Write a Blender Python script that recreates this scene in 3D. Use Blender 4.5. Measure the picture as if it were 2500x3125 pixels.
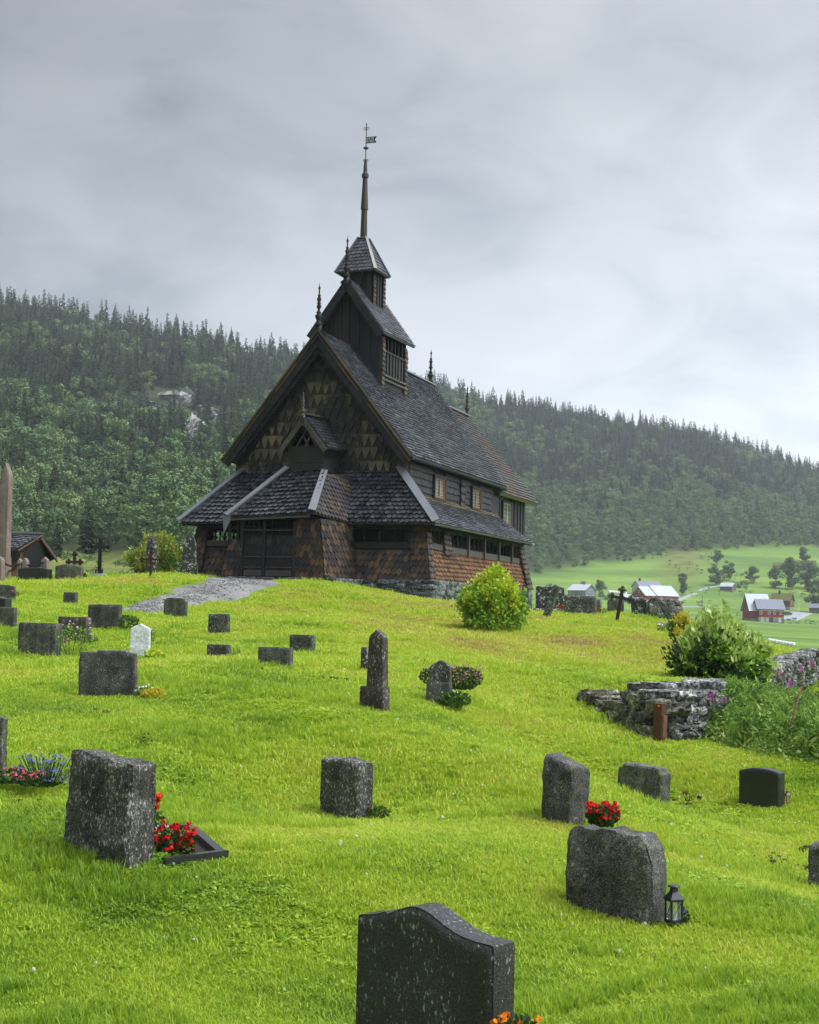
import bpy, math, random
import numpy as np
from mathutils import Vector, Matrix, noise
random.seed(7); RNG = np.random.default_rng(11)
S = bpy.context.scene; COL = S.collection
for o in list(bpy.data.objects): bpy.data.objects.remove(o)
R = math.radians

# ------------------------------------------------------------------ camera
F_PX, PITCH, ROLL = 4630.0, 0.0686, 0.023
cp, sp, cr, sr = math.cos(PITCH), math.sin(PITCH), math.cos(ROLL), math.sin(ROLL)
Fv = Vector((0, cp, sp)); R0 = Vector((1, 0, 0)); U0 = Vector((0, -sp, cp))
Rv = R0*cr + U0*sr; Uv = U0*cr - R0*sr
cam_data = bpy.data.cameras.new('camera'); cam = bpy.data.objects.new('camera', cam_data); COL.objects.link(cam)
m = Matrix((Rv, Uv, -Fv)).transposed().to_4x4(); cam.matrix_world = m
cam_data.sensor_fit = 'VERTICAL'; cam_data.sensor_height = 36.0; cam_data.lens = 36*F_PX/3125
cam_data.clip_start = 0.1; cam_data.clip_end = 8000
S.camera = cam

# ------------------------------------------------------------------ sky, sun, exposure
SUN_EL, SUN_AZ = R(58), R(-75)
W = bpy.data.worlds.new('World'); S.world = W; W.use_nodes = True
nt = W.node_tree; nt.nodes.clear()
def N(t, ty, **kw):
    n = t.nodes.new(ty)
    for k, v in kw.items():
        if k.startswith('i_'):
            key = k[2:]; key = int(key) if key.isdigit() else key.replace('_', ' ')
            n.inputs[key].default_value = v
        else: setattr(n, k, v)
    return n
L = lambda t, a, b: t.links.new(a, b)
def ramp(t, fac, stops, interp='LINEAR'):
    r = t.nodes.new('ShaderNodeValToRGB'); r.color_ramp.interpolation = interp
    e = r.color_ramp.elements
    while len(e) < len(stops): e.new(0.5)
    for k, (p, c) in enumerate(stops):
        e[k].position = p
        e[k].color = (c, c, c, 1) if isinstance(c, (int, float)) else (*c, 1)
    L(t, fac, r.inputs[0]); return r
def mixc(t, fac, a, b, mode='MIX'):
    x = t.nodes.new('ShaderNodeMix'); x.data_type = 'RGBA'; x.blend_type = mode
    for val, sock in ((fac, x.inputs[0]), (a, x.inputs[6]), (b, x.inputs[7])):
        if hasattr(val, 'node'): L(t, val, sock)
        else: sock.default_value = val if isinstance(val, (int, float)) else (*val, 1)
    return x.outputs[2]
def math_(t, op, a, b=0.0, clamp=False):
    x = t.nodes.new('ShaderNodeMath'); x.operation = op; x.use_clamp = clamp
    for val, sock in ((a, x.inputs[0]), (b, x.inputs[1])):
        if hasattr(val, 'node'): L(t, val, sock)
        else: sock.default_value = val
    return x.outputs[0]
tc = N(nt, 'ShaderNodeTexCoord'); sep = N(nt, 'ShaderNodeSeparateXYZ'); L(nt, tc.outputs['Generated'], sep.inputs[0])
el = sep.outputs['Z']
mp = N(nt, 'ShaderNodeMapping'); mp.inputs['Scale'].default_value = (1.0, 1.0, 2.0); mp.inputs['Rotation'].default_value = (0, R(-14), 0)
mp.inputs['Location'].default_value = (0.65, 0, 0.35)
L(nt, tc.outputs['Generated'], mp.inputs[0])
n1 = N(nt, 'ShaderNodeTexNoise', i_Scale=2.7, i_Detail=5.0, i_Roughness=0.46, i_Distortion=0.5); L(nt, mp.outputs[0], n1.inputs['Vector'])
n2 = N(nt, 'ShaderNodeTexNoise', i_Scale=7.5, i_Detail=6.0, i_Roughness=0.55, i_Distortion=0.8); L(nt, mp.outputs[0], n2.inputs['Vector'])
cl = math_(nt, 'ADD', math_(nt, 'MULTIPLY', n1.outputs[0], 0.68), math_(nt, 'MULTIPLY', n2.outputs[0], 0.32))
cr_ = ramp(nt, cl, [(0.38, (0.205, 0.228, 0.258)), (0.46, (0.285, 0.312, 0.346)), (0.54, (0.375, 0.403, 0.435)), (0.66, (0.455, 0.48, 0.505))])
# the cloud deck is a little darker high up, brightest low on the right, and bright again overhead (overcast sky)
gx = math_(nt, 'MULTIPLY', sep.outputs['X'], 0.55)
hi = ramp(nt, math_(nt, 'ADD', el, 0.0), [(0.0, 1.20), (0.12, 1.08), (0.22, 0.88), (0.34, 0.62), (0.40, 0.62), (0.62, 2.05), (1.0, 2.8)])
sidew = math_(nt, 'ADD', math_(nt, 'MULTIPLY', sep.outputs['X'], 1.0), 1.0)
gain = math_(nt, 'MULTIPLY', hi.outputs[0], sidew)
cloud = mixc(nt, 1.0, cr_.outputs[0], gain, 'MULTIPLY')
sky = N(nt, 'ShaderNodeTexSky'); sky.sky_type = 'NISHITA'; sky.sun_disc = False
sky.sun_elevation = SUN_EL; sky.sun_rotation = SUN_AZ
skyc = mixc(nt, 1.0, sky.outputs[0], (0.1, 0.1, 0.1), 'MULTIPLY')
tot = mixc(nt, 0.94, skyc, cloud)
bg = N(nt, 'ShaderNodeBackground', i_Strength=1.0); L(nt, tot, bg.inputs[0])
wo = N(nt, 'ShaderNodeOutputWorld'); L(nt, bg.outputs[0], wo.inputs[0])
sl = bpy.data.lights.new('sun', 'SUN'); sl.energy = 1.5; sl.angle = R(18); sl.color = (1.0, 0.97, 0.92)
sun = bpy.data.objects.new('sun', sl); COL.objects.link(sun)
SUN_V = Vector((0.52, -0.10, 0.85))                            # the bright part of the cloud deck lies right, beyond the church
sun.rotation_euler = SUN_V.to_track_quat('Z', 'Y').to_euler()
sky.sun_elevation = math.asin(SUN_V.z/SUN_V.length); sky.sun_rotation = math.atan2(SUN_V.x, SUN_V.y)
S.view_settings.view_transform = 'Standard'; S.view_settings.look = 'None'; S.view_settings.gamma = 1.0
S.view_settings.exposure = 1.05
S.render.engine = 'CYCLES'; S.cycles.max_bounces = 6; S.cycles.transparent_max_bounces = 8; S.cycles.volume_bounces = 0

# ------------------------------------------------------------------ measuring helpers (camera position is the origin)
K = 2500/1725.0
def ray(px, py):
    return Fv + Rv*((px-1250)/F_PX) - Uv*((py-1562.5)/F_PX)
def at(dx, dy, D):            # photograph position (1725-wide picture) and distance -> point in the place
    d = ray(dx*K, dy*K); return d*(D/d.y)
def horizon(px):
    lo, hi_ = 1000, 2600
    for _ in range(40):
        mid = (lo+hi_)/2
        if ray(px, mid).z > 0: lo = mid
        else: hi_ = mid
    return lo
def azpx(px): d = ray(px, horizon(px)); return d.x/d.y

# ------------------------------------------------------------------ terrain heights
CTRL_D = [  # (x, y in the 1725 picture, distance)
 (735,1715,16),(225,1806,12),(1190,1735,15),(1300,1928,11.5),(1350,1699,19.5),(1600,1697,19.5),(1712,1882,14.5),(5,1652,14.5),
 (225,1470,21),(80,1385,27),(788,1495,20),(920,1484,21.5),(580,1406,24),(636,1378,27),(460,1387,27),(460,1336,32),(368,1305,38),
 (218,1328,33),(156,1354,30),(293,1387,27),(16,1324,31),(16,1266,38),(148,1276,42),(72,1226,52),(145,1226,52),(210,1216,54),(315,1216,52),(320,1213,56),(398,1213,56),
 (570,1226,55),(430,1251,48),(290,1290,42),(500,1262,48),(600,1245,50),(700,1237,52),(800,1252,52),(900,1272,50),(950,1283,49),
 (700,1300,36),(600,1320,33),(1000,1345,38),(900,1400,27),(1035,1330,44),(1155,1299,50),(1158,1289,53),(1220,1292,52),(1302,1303,50),(1345,1299,53),(1395,1304,52),
 (1100,1400,30),(1250,1440,27),(1400,1342,44),(1400,1420,30),(1240,1482,25.3),(1370,1556,23),(1495,1547,24),(1610,1592,21.5),(1720,1602,21),
 (1440,1440,25.5),(900,1550,18.5),(500,1500,19.5),(300,1600,16.5),(450,1752,13.5),(900,1800,12.5),(1500,1900,11.8),(1725,2156,9),(860,2156,9),(0,2156,8.8),
 (100,1900,11),(60,1700,13.6),(1100,1600,17.5),(1500,1640,20.5),(1450,1745,16.5),(1640,1470,38),(1560,1470,27),(1700,1500,28),(250,1232,48),
 (1540,1402,41),(1620,1402,43),(1720,1402,46),(1640,1392,56),(1725,1394,58),(1480,1352,47),(1800,1400,50)]
pts = [at(*c) for c in CTRL_D]
CT = [(p.x, p.y, p.z) for p in pts]
G1P = at(890, 2393, 7.0); CT.append(tuple(G1P))
CH_A, CH_S = 0.33, 1.3                        # church heading and scale
CH_O = Vector((-3.07, 44.0, 0.143))*CH_S
ca, sa = math.cos(CH_A), math.sin(CH_A)
def chw(u, v, z): return CH_O + Vector((u*ca+v*sa, -u*sa+v*ca, z))*CH_S
for u, v, z in [(-4.2,0.2,0.82),(-2,-1.6,0.78),(0.5,-1.6,0.76),(2,-.4,0.62),(3.9,0,0.28),(0,5,.6),(-4.5,6,.7),(4.3,5,.1),(4.3,11.5,.1),(0,12,.3),(-4.5,12,.5)]:
    CT.append(tuple(chw(u, v, z)))
CT += [(0,4,-2.6),(-3,4,-2.55),(3,4,-2.65),(0,-4,-2.7),(-8,8,-2.0),(8,8,-2.7),(0,-40,-3),(-25,20,-1.5),(30,20,-2.6),(-30,45,.5),(32,45,-2.4),(-40,70,0.6),(-20,75,0.3),(0,80,0.3),(20,78,-0.9),(45,80,-2.6),(22,66,-1.9),(16,60,-1.5),(60,50,-3),(-60,40,1)]
CT = np.array(CT)
def tps(r2): return np.where(r2 > 1e-9, 0.5*r2*np.log(np.maximum(r2, 1e-9)), 0)
_n = len(CT); _A = np.zeros((_n+3, _n+3))
_d = ((CT[:, None, :2]-CT[None, :, :2])**2).sum(-1)/100.0
_A[:_n, :_n] = tps(_d) + 0.00002*np.eye(_n)
_A[:_n, _n] = 1; _A[:_n, _n+1:] = CT[:, :2]/10; _A[_n:, :_n] = _A[:_n, _n:].T
_w = np.linalg.solve(_A, np.concatenate([CT[:, 2], [0, 0, 0]]))
def near_h(x, y):
    d2 = ((x[:, None]-CT[None, :, 0])**2 + (y[:, None]-CT[None, :, 1])**2)/100.0
    return tps(d2) @ _w[:_n] + _w[_n] + _w[_n+1]*x/10 + _w[_n+2]*y/10
PXK = np.array([-1500,-600, 0, 270, 500, 850, 1330, 1465, 1700, 2100, 2400, 2900, 4000.])
AZK = np.array([azpx(p) for p in PXK])
#                 foot distance, ridge distance, ridge elevation
DF = np.array([200, 200, 205, 265, 190, 220, 680, 760, 850, 960, 1000, 1000, 1000.])
DR = np.array([900, 950, 950, 950, 950, 1000, 1250, 1300, 1400, 1450, 1500, 1550, 1600.])
ER = np.array([.20, .195, .190, .181, .172, .158, .142, .131, .1295, .1175, .099, .070, .05])
VD = np.array([60, 85, 180, 280, 600, 700, 780, 850, 1000.])
VZ = np.array([[.8,1,5,9,9,9,9,9,9],[.8,1,5,9,9,9,9,9,9],[.8,1.0,5,9.,9,9,9,9,9],[.8,1,4.5,9.,9,9,9,9,9],[.8,1,4.5,9.,9,9,9,9,9],[.5,.5,4,8.5,12,12,12,12,12],[0,-.5,0,2,5,9,16,26,38],[-.3,-.8,-.2,1.5,5,9.2,16.5,26.5,38.5],
               [-.6,-1,-.5,1,5,9.3,17,27,39],[-1.5,-2,-1.8,-1.5,3.2,6.5,15.5,29,51],[-2.4,-2.6,-2.4,-2.2,.9,6.8,16,29,51],[-2.5,-3,-3,-3,0,4,12,20,40],[-2.5,-3,-3,-3,0,4,12,20,40.]])
def lerpaz(tab, az):
    return np.interp(az, AZK, tab)
_NP = RNG.uniform(0, 6.28, (10,)); 
def lownoise(x, y, s):
    return (np.sin(x/s+_NP[0]+1.3*np.sin(y/s*.7+_NP[1])) + np.sin(y/s*1.3+_NP[2]+np.sin(x/s*.9+_NP[3])) + .6*np.sin((x+y)/s*2.1+_NP[4]) + .4*np.sin((x-1.6*y)/s*3.1+_NP[5]))/3
def far_h(x, y):
    yy = np.maximum(y, 1.0); az = np.clip(x/yy, -1.2, 1.2); D = np.maximum(y, 1.0)
    df, dr, er = lerpaz(DF, az), lerpaz(DR, az), lerpaz(ER, az)
    # valley profile, bilinear in az and distance
    ia = np.clip(np.searchsorted(AZK, az)-1, 0, len(AZK)-2); ta = np.clip((az-AZK[ia])/(AZK[ia+1]-AZK[ia]), 0, 1)
    Dc = np.minimum(D, df)
    idd = np.clip(np.searchsorted(VD, Dc)-1, 0, len(VD)-2); td = np.clip((Dc-VD[idd])/(VD[idd+1]-VD[idd]), 0, 1)
    def row(i): return VZ[i, idd]*(1-td) + VZ[i, idd+1]*td
    zv = row(ia)*(1-ta) + row(ia+1)*ta
    t = np.clip((D-df)/(dr-df), 0, 1); g = 1-(1-t)**1.45
    ef = zv/Dc
    e = ef + (er-ef)*g
    zh = D*e
    zh = np.where(D > dr, dr*er + (D-dr)*0.02, zh)
    amp = np.clip((D-df)/150, 0, 1)
    zh = zh + amp*(5.5*lownoise(x, y, 60.) + 2.0*lownoise(y, x, 21.))
    z = np.where(D < df, zv, zh)
    return z + np.clip((D-90)/300, 0, 1)*(1-amp)*0.5*lownoise(x, y, 40.)
def H(x, y):
    x = np.atleast_1d(np.asarray(x, float)); y = np.atleast_1d(np.asarray(y, float))
    out = np.empty(len(x))
    w = np.clip((np.hypot(x, y)-64)/24, 0, 1); w = w*w*(3-2*w)
    w = np.where(y < 1, 0, w)
    nz = np.empty(len(x)); k = (w < 1)
    for s in range(0, len(x), 20000):
        q = slice(s, s+20000); nz[q] = near_h(x[q], y[q])
    nz = np.where(k, nz, 0)
    nz = np.clip(nz, -4, 3)
    return nz*(1-w) + far_h(x, y)*w
def h1(x, y): return float(H([x], [y])[0])
def hitD(dx, dy, D):          # distance at which that line of sight meets the ground, nearest to the estimate D
    d = ray(dx*K, dy*K); ys = np.linspace(D*.7, D*1.4, 500); g = H(d.x/d.y*ys, ys)-d.z/d.y*ys
    sg = np.where((g[:-1] < 0) & (g[1:] >= 0))[0]
    if len(sg) == 0: return float(ys[np.argmin(np.abs(g)+.02*np.abs(ys-D)/D)])
    return float(ys[sg[np.argmin(np.abs(ys[sg]-D))]])

# ------------------------------------------------------------------ mesh building
class MB:
    def __init__(s): s.v = []; s.f = []
    def add(s, vs, fs):
        o = len(s.v); s.v.extend([tuple(p) for p in vs]); s.f.extend([tuple(i+o for i in f) for f in fs])
    def box(s, c, d, M=None, taper=1.0):
        x, y, z = d[0]/2, d[1]/2, d[2]/2
        P = [Vector((a*x*(taper if k > 0 else 1), b*y*(taper if k > 0 else 1), k*z)) for k in (-1, 1) for (a, b) in ((-1,-1),(1,-1),(1,1),(-1,1))]
        if M is not None: P = [M @ p for p in P]
        c = Vector(c); P = [p+c for p in P]
        s.add(P, [(3,2,1,0),(4,5,6,7),(0,1,5,4),(1,2,6,5),(2,3,7,6),(3,0,4,7)])
    def beam(s, a, b, w, h, up=(0,0,1)):        # a bar of w x h from a to b
        a, b = Vector(a), Vector(b); d = (b-a); ln = d.length; d.normalize(); up = Vector(up)
        sx = d.cross(up)
        if sx.length < 1e-4: sx = d.cross(Vector((0,1,0)))
        sx.normalize(); uz = sx.cross(d)
        P = [a+sx*(i*w/2)+uz*(j*h/2)+d*(k*ln) for k in (0,1) for (i,j) in ((-1,-1),(1,-1),(1,1),(-1,1))]
        s.add(P, [(0,1,2,3),(7,6,5,4),(4,5,1,0),(5,6,2,1),(6,7,3,2),(7,4,0,3)])
    def slab(s, pts, n, t):                     # polygon given thickness t along -n
        pts = [Vector(p) for p in pts]; n = Vector(n).normalized(); k = len(pts)
        s.add(pts+[p-n*t for p in pts], [tuple(range(k)), tuple(range(2*k-1, k-1, -1))]+[(i, (i+1)%k, k+(i+1)%k, k+i)[::-1] for i in range(k)])
    def lathe(s, prof, c=(0,0,0), seg=10, sq=False):
        c = Vector(c); P = []; Fc = []
        for r, z in prof:
            for i in range(seg):
                a = 2*math.pi*(i+.5)/seg; P.append(c+Vector((r*math.cos(a), r*math.sin(a), z)))
        for j in range(len(prof)-1):
            for i in range(seg):
                k = (i+1)%seg; Fc.append((j*seg+i, j*seg+k, (j+1)*seg+k, (j+1)*seg+i))
        Fc.append(tuple(range(seg-1, -1, -1))); Fc.append(tuple(range((len(prof)-1)*seg, len(prof)*seg)))
        s.add(P, Fc)
    def tube(s, path, rad, seg=6):
        path = [Vector(p) for p in path]; P = []; Fc = []
        if isinstance(rad, (int, float)): rad = [rad]*len(path)
        for i, p in enumerate(path):
            d = (path[min(i+1, len(path)-1)]-path[max(i-1, 0)]).normalized()
            a = d.orthogonal().normalized() if i == 0 else (a - d*a.dot(d)).normalized()
            b = d.cross(a)
            for k in range(seg):
                t = 2*math.pi*k/seg; P.append(p+(a*math.cos(t)+b*math.sin(t))*rad[i])
        for j in range(len(path)-1):
            for i in range(seg):
                k = (i+1)%seg; Fc.append((j*seg+i, j*seg+k, (j+1)*seg+k, (j+1)*seg+i))
        Fc.append(tuple(range(seg-1, -1, -1))); Fc.append(tuple(range((len(path)-1)*seg, len(path)*seg)))
        s.add(P, Fc)
    def lump(s, c, d, rough=.15, M=None, sub=3, sq=.55, seed=None):   # rounded stone
        seed = random.random()*100 if seed is None else seed; idx = {}; P = []; Fc = []
        c = Vector(c)
        def vert(p):
            k = tuple(round(q*2*sub) for q in p)
            if k in idx: return idx[k]
            v = Vector(p); b = v.normalized()*0.62; v = v*sq*1.0 + b*(1-sq)
            nv = noise.noise_vector(v*3.1+Vector((seed, seed*.7, 0)))
            v = v*1.0 + nv*rough
            v = Vector((v.x*d[0], v.y*d[1], v.z*d[2]))
            if M is not None: v = M @ v
            P.append(v+c); idx[k] = len(P)-1; return idx[k]
        for ax in range(3):
            for sg in (-1, 1):
                for i in range(sub):
                    for j in range(sub):
                        q = []
                        for (a, b) in ((i,j),(i+1,j),(i+1,j+1),(i,j+1)):
                            p = [0,0,0]; p[ax] = sg*.5; p[(ax+1)%3] = a/sub-.5; p[(ax+2)%3] = b/sub-.5; q.append(vert(p))
                        Fc.append(tuple(q) if sg > 0 else tuple(q[::-1]))
        s.add(P, Fc)
    def build(s, name, mat, parent=None, smooth=False, angle=None):
        me = bpy.data.meshes.new(name); me.from_pydata([tuple(p) for p in s.v], [], s.f)
        if isinstance(mat, (list, tuple)):
            for q in mat: me.materials.append(q)
        elif mat: me.materials.append(mat)
        if smooth or angle:
            me.polygons.foreach_set('use_smooth', [True]*len(me.polygons))
            if angle: me.set_sharp_from_angle(angle=R(angle))
        me.update()
        o = bpy.data.objects.new(name, me); COL.objects.link(o)
        if parent: o.parent = parent
        return o
def mesh_np(name, V, Fq, mat, parent=None, smooth=False, nside=4):
    me = bpy.data.meshes.new(name); V = np.asarray(V, np.float32); Fq = np.asarray(Fq, np.int32)
    me.vertices.add(len(V)); me.vertices.foreach_set('co', V.ravel())
    me.loops.add(Fq.size); me.loops.foreach_set('vertex_index', Fq.ravel())
    me.polygons.add(len(Fq)); me.polygons.foreach_set('loop_start', np.arange(0, Fq.size, nside, dtype=np.int32))
    me.polygons.foreach_set('loop_total', np.full(len(Fq), nside, np.int32))
    if smooth: me.polygons.foreach_set('use_smooth', np.ones(len(Fq), bool))
    me.update(calc_edges=True); me.validate()
    if mat: me.materials.append(mat)
    o = bpy.data.objects.new(name, me); COL.objects.link(o)
    if parent: o.parent = parent
    return o
def tag(o, label=None, cat=None, group=None, kind=None):
    if label: o['label'] = label
    if cat: o['category'] = cat
    if group: o['group'] = group
    if kind: o['kind'] = kind
    return o
def empty(name, loc, rz=0, label=None, cat=None, group=None, scale=1):
    o = bpy.data.objects.new(name, None); COL.objects.link(o); o.empty_display_size = .3
    o.location = loc; o.rotation_euler = (0, 0, rz)
    if scale != 1: o.scale = (scale,)*3
    return tag(o, label, cat, group)
def copy_tree(o, parent=None):
    c = o.copy(); COL.objects.link(c)
    if parent: c.parent = parent
    for ch in [q for q in o.children]: copy_tree(ch, c)
    return c

# ------------------------------------------------------------------ materials
def mat(name, rough=.8, spec=.5):
    m_ = bpy.data.materials.new(name); m_.use_nodes = True; t = m_.node_tree
    b = t.nodes['Principled BSDF']; b.inputs['Roughness'].default_value = rough; b.inputs['Specular IOR Level'].default_value = spec
    return m_, t, b
def plain(name, col, rough=.7, spec=.4, metal=0, emit=None):
    m_, t, b = mat(name, rough, spec); b.inputs['Metallic'].default_value = metal
    tc = N(t, 'ShaderNodeTexCoord'); n = N(t, 'ShaderNodeTexNoise', i_Scale=9.0, i_Detail=4.0); L(t, tc.outputs['Object'], n.inputs['Vector'])
    r = ramp(t, n.outputs[0], [(.3, tuple(c*.75 for c in col)), (.7, tuple(min(1, c*1.18) for c in col))]); L(t, r.outputs[0], b.inputs['Base Color'])
    return m_
def bump(t, b, h, strength, dist=.01):
    n = N(t, 'ShaderNodeBump', i_Strength=strength, i_Distance=dist); L(t, h, n.inputs['Height']); L(t, n.outputs[0], b.inputs['Normal'])
def shingle_mat(name, cols, rough=(.3, .5), grain=(30, 30, 4), patch=None, patch_scale=.8, spec=.5, bumpd=.012, island=.6):
    """wooden shingles: colour varies from one shingle to the next, with larger weathered patches"""
    m_, t, b = mat(name, .4, spec)
    g = N(t, 'ShaderNodeNewGeometry'); tc = N(t, 'ShaderNodeTexCoord')
    n = N(t, 'ShaderNodeTexNoise', i_Scale=patch_scale, i_Detail=5.0, i_Roughness=.6); L(t, tc.outputs['Object'], n.inputs['Vector'])
    mp = N(t, 'ShaderNodeMapping'); mp.inputs['Scale'].default_value = grain; L(t, tc.outputs['Object'], mp.inputs[0])
    gr = N(t, 'ShaderNodeTexNoise', i_Scale=1.0, i_Detail=4.0); L(t, mp.outputs[0], gr.inputs['Vector'])
    rnd = math_(t, 'MULTIPLY', g.outputs['Random Per Island'], island)
    v = math_(t, 'ADD', rnd, math_(t, 'ADD', math_(t, 'MULTIPLY', n.outputs[0], 1.1-island*.5), math_(t, 'MULTIPLY', gr.outputs[0], .35)))
    v = math_(t, 'MULTIPLY', v, .62)
    k = len(cols)
    r = ramp(t, v, [(.22+.5*i/(k-1), c) for i, c in enumerate(cols)])
    c = r.outputs[0]
    if patch:
        n3 = N(t, 'ShaderNodeTexNoise', i_Scale=patch[2], i_Detail=6.0, i_Roughness=.65); L(t, tc.outputs['Object'], n3.inputs['Vector'])
        f = ramp(t, math_(t, 'ADD', n3.outputs[0], math_(t, 'MULTIPLY', g.outputs['Random Per Island'], .12)), [(patch[1], 0), (patch[1]+.1, 1)])
        c = mixc(t, f.outputs[0], c, patch[0])
    L(t, c, b.inputs['Base Color'])
    rr = ramp(t, gr.outputs[0], [(.2, rough[0]), (.8, rough[1])]); L(t, rr.outputs[0], b.inputs['Roughness'])
    bump(t, b, gr.outputs[0], .5, bumpd)
    return m_
M_ROOF = shingle_mat('wet_roof_shingles', [(.009,.010,.013), (.038,.040,.050), (.080,.085,.102), (.15,.155,.18)], (.28,.5), patch=((.07,.055,.045), .66, .55))
M_ROOFF = shingle_mat('wet_black_scalloped_shingles', [(.009,.009,.012), (.026,.027,.034), (.06,.062,.074)], (.18,.38), spec=.6)
M_ROOFB = shingle_mat('brown_wet_roof_shingles', [(.02,.019,.02), (.055,.05,.05), (.10,.09,.085)], (.3,.5), patch=((.09,.055,.032), .54, .8))
M_WALL = shingle_mat('tarred_wall_shingles', [(.007,.007,.008), (.019,.017,.018), (.048,.035,.026), (.11,.062,.028)], (.4,.65), spec=.35, patch=((.11,.056,.022), .77, .9))
M_WALLD = shingle_mat('dark_tarred_wall_shingles', [(.005,.005,.006), (.013,.012,.013), (.028,.025,.025)], (.4,.6), spec=.3)
M_SIDE = shingle_mat('orange_brown_wall_shingles', [(.028,.014,.010), (.075,.036,.017), (.15,.07,.028), (.21,.10,.038)], (.45,.7), patch=((.03,.018,.014), .70, 1.3), island=.6, spec=.3)
M_ROOFM = shingle_mat('dark_grey_turret_shingles', [(.012,.012,.015), (.035,.035,.043), (.075,.075,.088)], (.28,.5))
M_GABLE = shingle_mat('weathered_gable_shingles', [(.026,.024,.021), (.062,.055,.045), (.11,.092,.065), (.17,.13,.07)], (.5,.75), patch=((.016,.015,.016), .5, .8), spec=.3, patch_scale=1.2)
M_PLANK = shingle_mat('dark_tarred_planks', [(.005,.005,.006), (.010,.010,.012), (.018,.017,.018), (.028,.021,.016)], (.45,.7), grain=(40,40,3), spec=.3)
M_TRIM = shingle_mat('tarred_trim_boards', [(.005,.0055,.007), (.011,.011,.013), (.021,.020,.022)], (.45,.7), grain=(40,40,4), spec=.3)
M_BEAM = shingle_mat('brown_weathered_beam', [(.022,.018,.017), (.045,.036,.032), (.075,.058,.05)], (.45,.65), grain=(3,3,40))
M_SPIRE = shingle_mat('brown_spire_wood', [(.010,.009,.009), (.020,.016,.013), (.04,.027,.018)], (.4,.6), grain=(40,40,2))
M_HIP = shingle_mat('wet_grey_hip_boards', [(.085,.09,.105), (.13,.135,.155), (.18,.185,.21)], (.25,.5), grain=(20,20,20), island=.2)
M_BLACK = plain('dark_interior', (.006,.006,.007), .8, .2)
M_FRAMEO = plain('ochre_window_frame', (.30,.13,.035), .6)
M_FRAMEW = plain('pale_window_frame', (.34,.30,.20), .6)
M_LEAD = plain('pale_leaded_bars', (.30,.34,.31), .4)
M_IRON = plain('wrought_iron', (.012,.012,.014), .35, .5)
M_RUST = plain('rusty_iron', (.05,.022,.013), .7, .3)
def glass_mat():
    m_, t, b = mat('old_window_glass', .12, .8)
    b.inputs['Base Color'].default_value = (.10,.14,.11,1)
    g = N(t, 'ShaderNodeTexNoise', i_Scale=7.0, i_Detail=2.0); r = ramp(t, g.outputs[0], [(.3, (.07,.10,.085)), (.7, (.19,.24,.19))]); L(t, r.outputs[0], b.inputs['Base Color'])
    bump(t, b, g.outputs[0], .3, .02)
    return m_
M_GLASS = glass_mat()
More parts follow.
